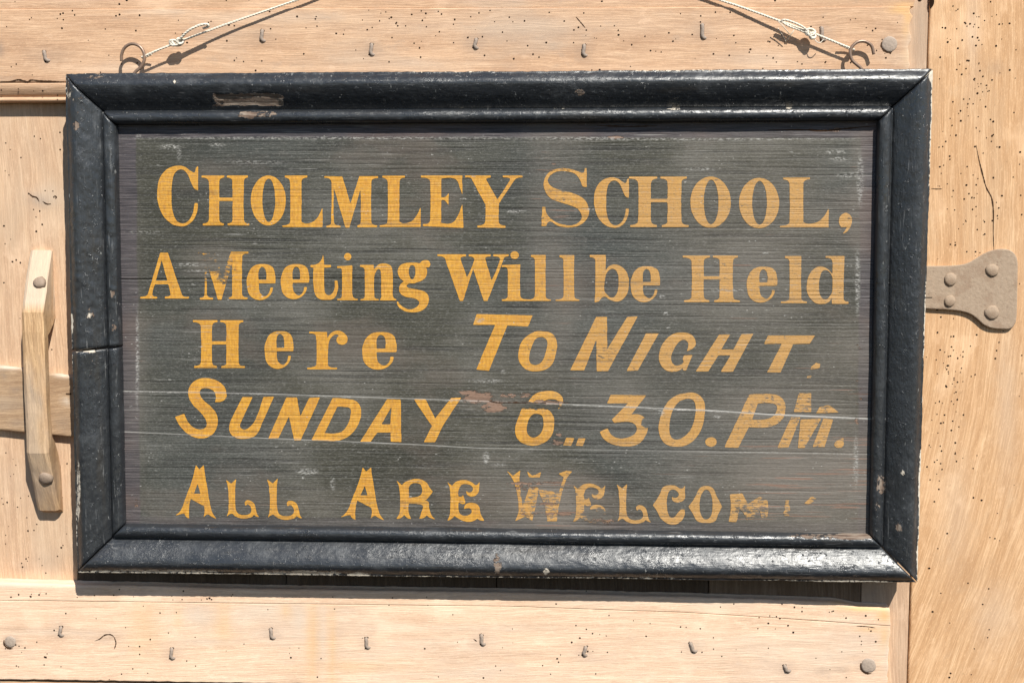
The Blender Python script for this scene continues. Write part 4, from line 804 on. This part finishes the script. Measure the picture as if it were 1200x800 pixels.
def letter(name, box=None, fade=0.0, thin=0.0):
    R, lo, hi = shapes(name)
    if box:
        x0, x1, y0, y1 = box; sc = np.array([(x1 - x0) / (hi[0] - lo[0]), (y1 - y0) / (hi[1] - lo[1])]); R = [(n_, (p - lo) * sc + np.array([x0, y0])) for n_, p in R]
        lo, hi = np.array([x0, y0], float), np.array([x1, y1], float)
    g = .8; ss = 4
    X0, Y0 = lo[0] - 2, lo[1] - 2; nx = int((hi[0] - lo[0] + 4) / g) + 1; ny = int((hi[1] - lo[1] + 4) / g) + 1
    fx = X0 + (np.arange(nx * ss) + .5 - ss / 2) * g / ss; fy = Y0 + (np.arange(ny * ss) + .5 - ss / 2) * g / ss
    FX, FY = np.meshgrid(fx, fy)
    # a painter's hand: the edge wanders a little
    WX = FX + .55 * fbm(FX * .16, FY * .16, 21, 2) + .35 * fbm(FX * .6, FY * .6, 24, 2); WY = FY
    m = np.zeros(FX.shape, bool)
    for neg, P in R:
        q = inside(P, WX, WY); m = (m & ~q) if neg else (m | q)
    S = m.reshape(ny, ss, nx, ss).mean((1, 3)).astype(float) - .5
    gx = X0 + np.arange(nx) * g; gy = Y0 + np.arange(ny) * g
    pts = []; idx = {}
    def vid(key, p):
        if key not in idx: idx[key] = len(pts); pts.append(p)
        return idx[key]
    F = []; ins = S > 0
    cells = np.argwhere(ins[:-1, :-1] | ins[1:, :-1] | ins[:-1, 1:] | ins[1:, 1:])
    for (i, j) in cells.tolist():
        cn = ((i, j), (i + 1, j), (i + 1, j + 1), (i, j + 1)); poly = []
        for a in range(4):
            p, q = cn[a], cn[(a + 1) % 4]; sp, sq = S[p], S[q]
            if sp > 0: poly.append(vid(p, (gx[p[1]], gy[p[0]])))
            if (sp > 0) != (sq > 0):
                t = sp / (sp - sq); key = (min(p, q), max(p, q)); poly.append(vid(key, (gx[p[1]] + (gx[q[1]] - gx[p[1]]) * t, gy[p[0]] + (gy[q[0]] - gy[p[0]]) * t)))
        if len(poly) > 2: F.append(poly)
    P = np.array(pts); px, py = P[:, 0], P[:, 1]
    W3 = at(px, py, YP); dz = np.minimum(np.minimum(board_depth(px, py - .9), board_depth(px, py + .9)), board_depth(px, py)); W3[:, 1] = dz - .0003
    wear, e, bare, nick = masks(px, py)
    Bl = S + .5
    for _ in range(2):
        Bp = np.pad(Bl, 2, mode='edge'); Bl = sum(Bp[a:a + ny, b:b + nx] for a in range(5) for b in range(5)) / 25
    bi_ = np.clip(((py - Y0) / g).round().astype(int), 0, ny - 1); bj_ = np.clip(((px - X0) / g).round().astype(int), 0, nx - 1)
    rim = np.clip(1 - (Bl[bi_, bj_] - .45) * 2.6, 0, 1)
    loss = .05 + .26 * np.clip(wear, 0, 1) + np.zeros(len(P))
    for (cx, cy, rx, ry, w) in LOSS: loss = np.maximum(loss, w * smooth(1.5, .3, np.sqrt(((px - cx) / rx) ** 2 + ((py - cy) / ry) ** 2)))
    fd = np.clip(fade + .85 * smooth(540, 780, px) + .25 * smooth(540, 600, py) * smooth(520, 640, px) + .25 * wear + .3 * fbm(px * .02, py * .02, 5, 2), 0, 1)
    mesh_obj('letter', W3, F, M['gold'], sign, {'line': LINE, 'wear': wear, 'edge': e, 'bare': bare, 'nick': nick, 'loss': loss, 'fade': fd, 'rim': rim}, shade=True)
for args in [('C',), ('H',), ('O',), ('L',), ('M',), ('L', (445, 493, 206, 266)), ('E',), ('Y',), ('S',), ('C', (696, 737, 208, 267)), ('H', (737, 807, 207, 266)), ('O', (809, 856.5, 207, 267)), ('O', (866, 913, 208.5, 267.5)), ('L', (914, 971, 208, 266.5)), ('comma',),
             ('A2',), ('M', (232, 291, 295, 351)), ('e',), ('e', (329, 362.5, 309.5, 350.5)), ('t',), ('i',), ('n',), ('g',), ('W',), ('i', (588, 617.5, 294.5, 352.5)), ('l',), ('l', (651, 679, 299, 352.5)), ('b',), ('e', (739, 773.5, 312, 354)), ('H', (800, 867, 299.5, 354)), ('e', (875, 911, 312.5, 354.5)), ('l', (915, 945.5, 300, 355)), ('d',),
             ('H', (226, 287, 375, 431)), ('e', (310, 344, 388, 432)), ('r',), ('e', (424.5, 465, 389, 433)), ('T3',), ('o3',), ('N3',), ('I3',), ('G3',), ('H3',), ('T3b',), ('dot3',),
             ('S4',), ('U4',), ('N4',), ('D4',), ('A4',), ('Y4',), ('6',), ('dots4',), ('3',), ('0',), ('dot4',), ('P4',), ('M4',), ('dot4b',),
             ('A5',), ('L5',), ('L5', (312.5, 355, 560, 608.5)), ('A5', (397, 450.5, 547, 609)), ('R5',), ('E5',), ('W5',), ('E5', (671, 715, 566, 612)), ('L5', (722, 763.5, 566, 613)), ('C5',), ('O5',), ('M5',), ('frag5',), ('frag5b',)]:
    letter(*args)

psl = type('q', (), {})(); psl.yf = YP
def _py(x, z):
    a, b = topx(np.array([x, YP, z])); return float(board_depth(a, b))
psl.y = _py; brds = [o for o in sign.children if o.name.startswith('sign_board')]
strip('split', brds[0], psl, [(900, 152.6), (940, 152.2), (965, 153.4), (984, 151.6), (1000, 150), (1026, 147.6)], .0016)
strip('split', brds[0], psl, [(700, 147.5), (735, 148.2), (770, 147.8)], .0014)
strip('split', brds[2], psl, [(572, 468.8), (582, 471), (600, 471.2), (640, 472)], .0013, lift=.0005)
# --- open screw eyes in the top edge of the frame
def eye(pts, y, r=.0019):
    P = crom(pts, 8); Q = at([p[0] for p in P], [p[1] for p in P], y)
    tt = np.linspace(0, 1, len(Q)); Q[:, 1] += .004 * (1 - tt) * 0 - .003 * np.sin(tt * math.pi)
    V, F = tube([Vector(q) for q in Q], r, 12); return mesh_obj('screw_eye', V, F, M['ring'], sign)
eye([(142.5, 72), (143, 64), (147, 56), (155, 52), (164, 54.5), (169.5, 62), (170, 71), (166, 79), (160, 84), (156, 90), (155, 102)], -.0315)
eye([(1024, 64), (1021, 54), (1013, 49), (1004, 50), (997.5, 56), (995.5, 63), (998, 71), (1004, 76.5), (1009, 81), (1010, 88), (1010, 100)], -.0285)

# ------------------------------------------------------------------ the cord
cord = thing('hanging_string', 'thin cream twisted string knotted to both screw eyes of the sign', 'string', tuple(at(580, -84, -.024)))
def strand(pts, r=.00105, n_str=3, pitch=.0105, twist=True):
    """pts: (px, py, depth).  Two plies wound round each other"""
    W = [at(p[0], p[1], min(-.0222, p[2] + (.004 if p[0] < 600 else .007))) for p in pts]; Q = crom(W, 24) if len(W) > 2 else [W[0] + (W[1] - W[0]) * t for t in np.linspace(0, 1, 60)]
    Q = np.array(Q); seg = np.linalg.norm(np.diff(Q, axis=0), axis=1); s = np.concatenate([[0], np.cumsum(seg)]); n = max(8, int(s[-1] / .0011)); t = np.linspace(0, s[-1], n)
    Q = np.stack([np.interp(t, s, Q[:, i]) for i in range(3)], 1); out = []
    T = np.gradient(Q, axis=0); T /= np.linalg.norm(T, axis=1)[:, None]; up = np.array([0, -1.0, .01]); a = np.cross(T, up); a /= np.linalg.norm(a, axis=1)[:, None]; b = np.cross(T, a)
    wob = .00025 * np.stack([fbm(t * 300, t * 0 + 1, 3, 2), fbm(t * 300, t * 0 + 4, 5, 2), fbm(t * 300, t * 0 + 8, 7, 2)], 1)
    for k_ in range(n_str):
        ph = 2 * math.pi * (t / pitch) + 2 * math.pi * k_ / n_str; rr = r * .50
        P = Q + wob + a * (np.cos(ph) * rr)[:, None] + b * (np.sin(ph) * rr)[:, None]
        out.append(tube([Vector(p) for p in P], r * .80, 6))
    return join(out)
def blobknot(px, py, y, sx, sy):
    c = at(px, py, y + (.004 if px < 600 else .007)); parts = []
    for i in range(4):
        a = i * .8 + .3; P = []
        for t in np.linspace(0, 2 * math.pi, 18):
            x = math.cos(t) * sx * .00098; z = math.sin(t) * sy * .00098; d = .0022 * math.sin(t + i * 1.7)
            P.append(Vector((c[0] + x * math.cos(a) - z * math.sin(a) * .7, c[1] + d, c[2] + x * math.sin(a) * .5 + z * math.cos(a) * .9)))
        parts.append(tube(P, .00120, 7))
    return join(parts)
parts = [strand([(166, 67, -.0370), (169, 66, -.0385), (186, 58.5, -.0385), (205, 51, -.0385)]), strand([(166, 67, -.0370), (168, 68.5, -.034), (171, 67, -.031), (178, 63.5, -.034)], .0009),
         strand([(207, 50, -.038), (230, 41.5, -.036), (270, 27, -.033), (350, -.5, -.0300), (460, -40, -.0270), (576, -82, -.0245)]),
         strand([(206, 51, -.039), (212, 44.5, -.043), (221, 36, -.046), (233, 30, -.046), (242, 28.5, -.044), (244.5, 31, -.042), (238, 33.5, -.040)], .0012),
         blobknot(205.5, 50.5, -.0385, 7, 3.4), blobknot(211, 48.5, -.039, 4, 4.2),
         strand([(1001, 58.5, -.0360), (997.5, 57, -.0372), (975, 48, -.0372), (952, 38.5, -.0372)]), strand([(1001, 58.5, -.036), (999, 60, -.033), (995, 57.5, -.031), (984, 52.5, -.034)], .0009),
         strand([(950, 38, -.0375), (917, 26, -.0350), (870, 9, -.0320), (835, -2.5, -.0300), (720, -40, -.0270), (584, -82, -.0245)]),
         strand([(948, 37, -.039), (938, 30, -.041), (926, 25, -.041), (918, 23.5, -.040), (916.5, 26, -.039), (925, 31, -.039), (937, 35.5, -.038), (946, 39.5, -.038)], .0010),
         blobknot(949.5, 38, -.0380, 6, 4.4), blobknot(952, 42, -.038, 3.6, 4),
         strand([(953, 43, -.039), (956, 48.5, -.040), (961, 50, -.040), (965, 47, -.039)], .0006, 1)]
fine = [((912, 25, -.040), (925, 40, -.037)), ((911.5, 33, -.026), (921, 49, -.028)), ((921, 49, -.028), (930.5, 35.5, -.038))]
for a, b in [(( *a[:2], a[2] + .006), (*b[:2], b[2] + .006)) for a, b in fine]: parts.append(tube([Vector(at(*a)), Vector((at(*a) + at(*b)) / 2 + np.array([.0004, 0, .0003])), Vector(at(*b))], .0005, 5))
mesh_obj('cord_strands', *join(parts), M['cord'], cord)
nl = thing('hanging_nail', 'iron nail in the rail above that the string of the sign hangs from', 'nail', tuple(at(580, -85, Y_RAIL)))
c = at(580, -84, Y_RAIL); mesh_obj('nail_shank', *tube([Vector((c[0], .0, c[2])), Vector((c[0], -.030, c[2] + .0015))], .0022, 10), M['nail'], nl)
mesh_obj('nail_head', *[(([(v[0] + c[0], v[1] - .030, v[2] + c[2] + .0015) for v in VF[0]]), VF[1]) for VF in [dome(.0055, .0018)]][0], M['nail'], nl)
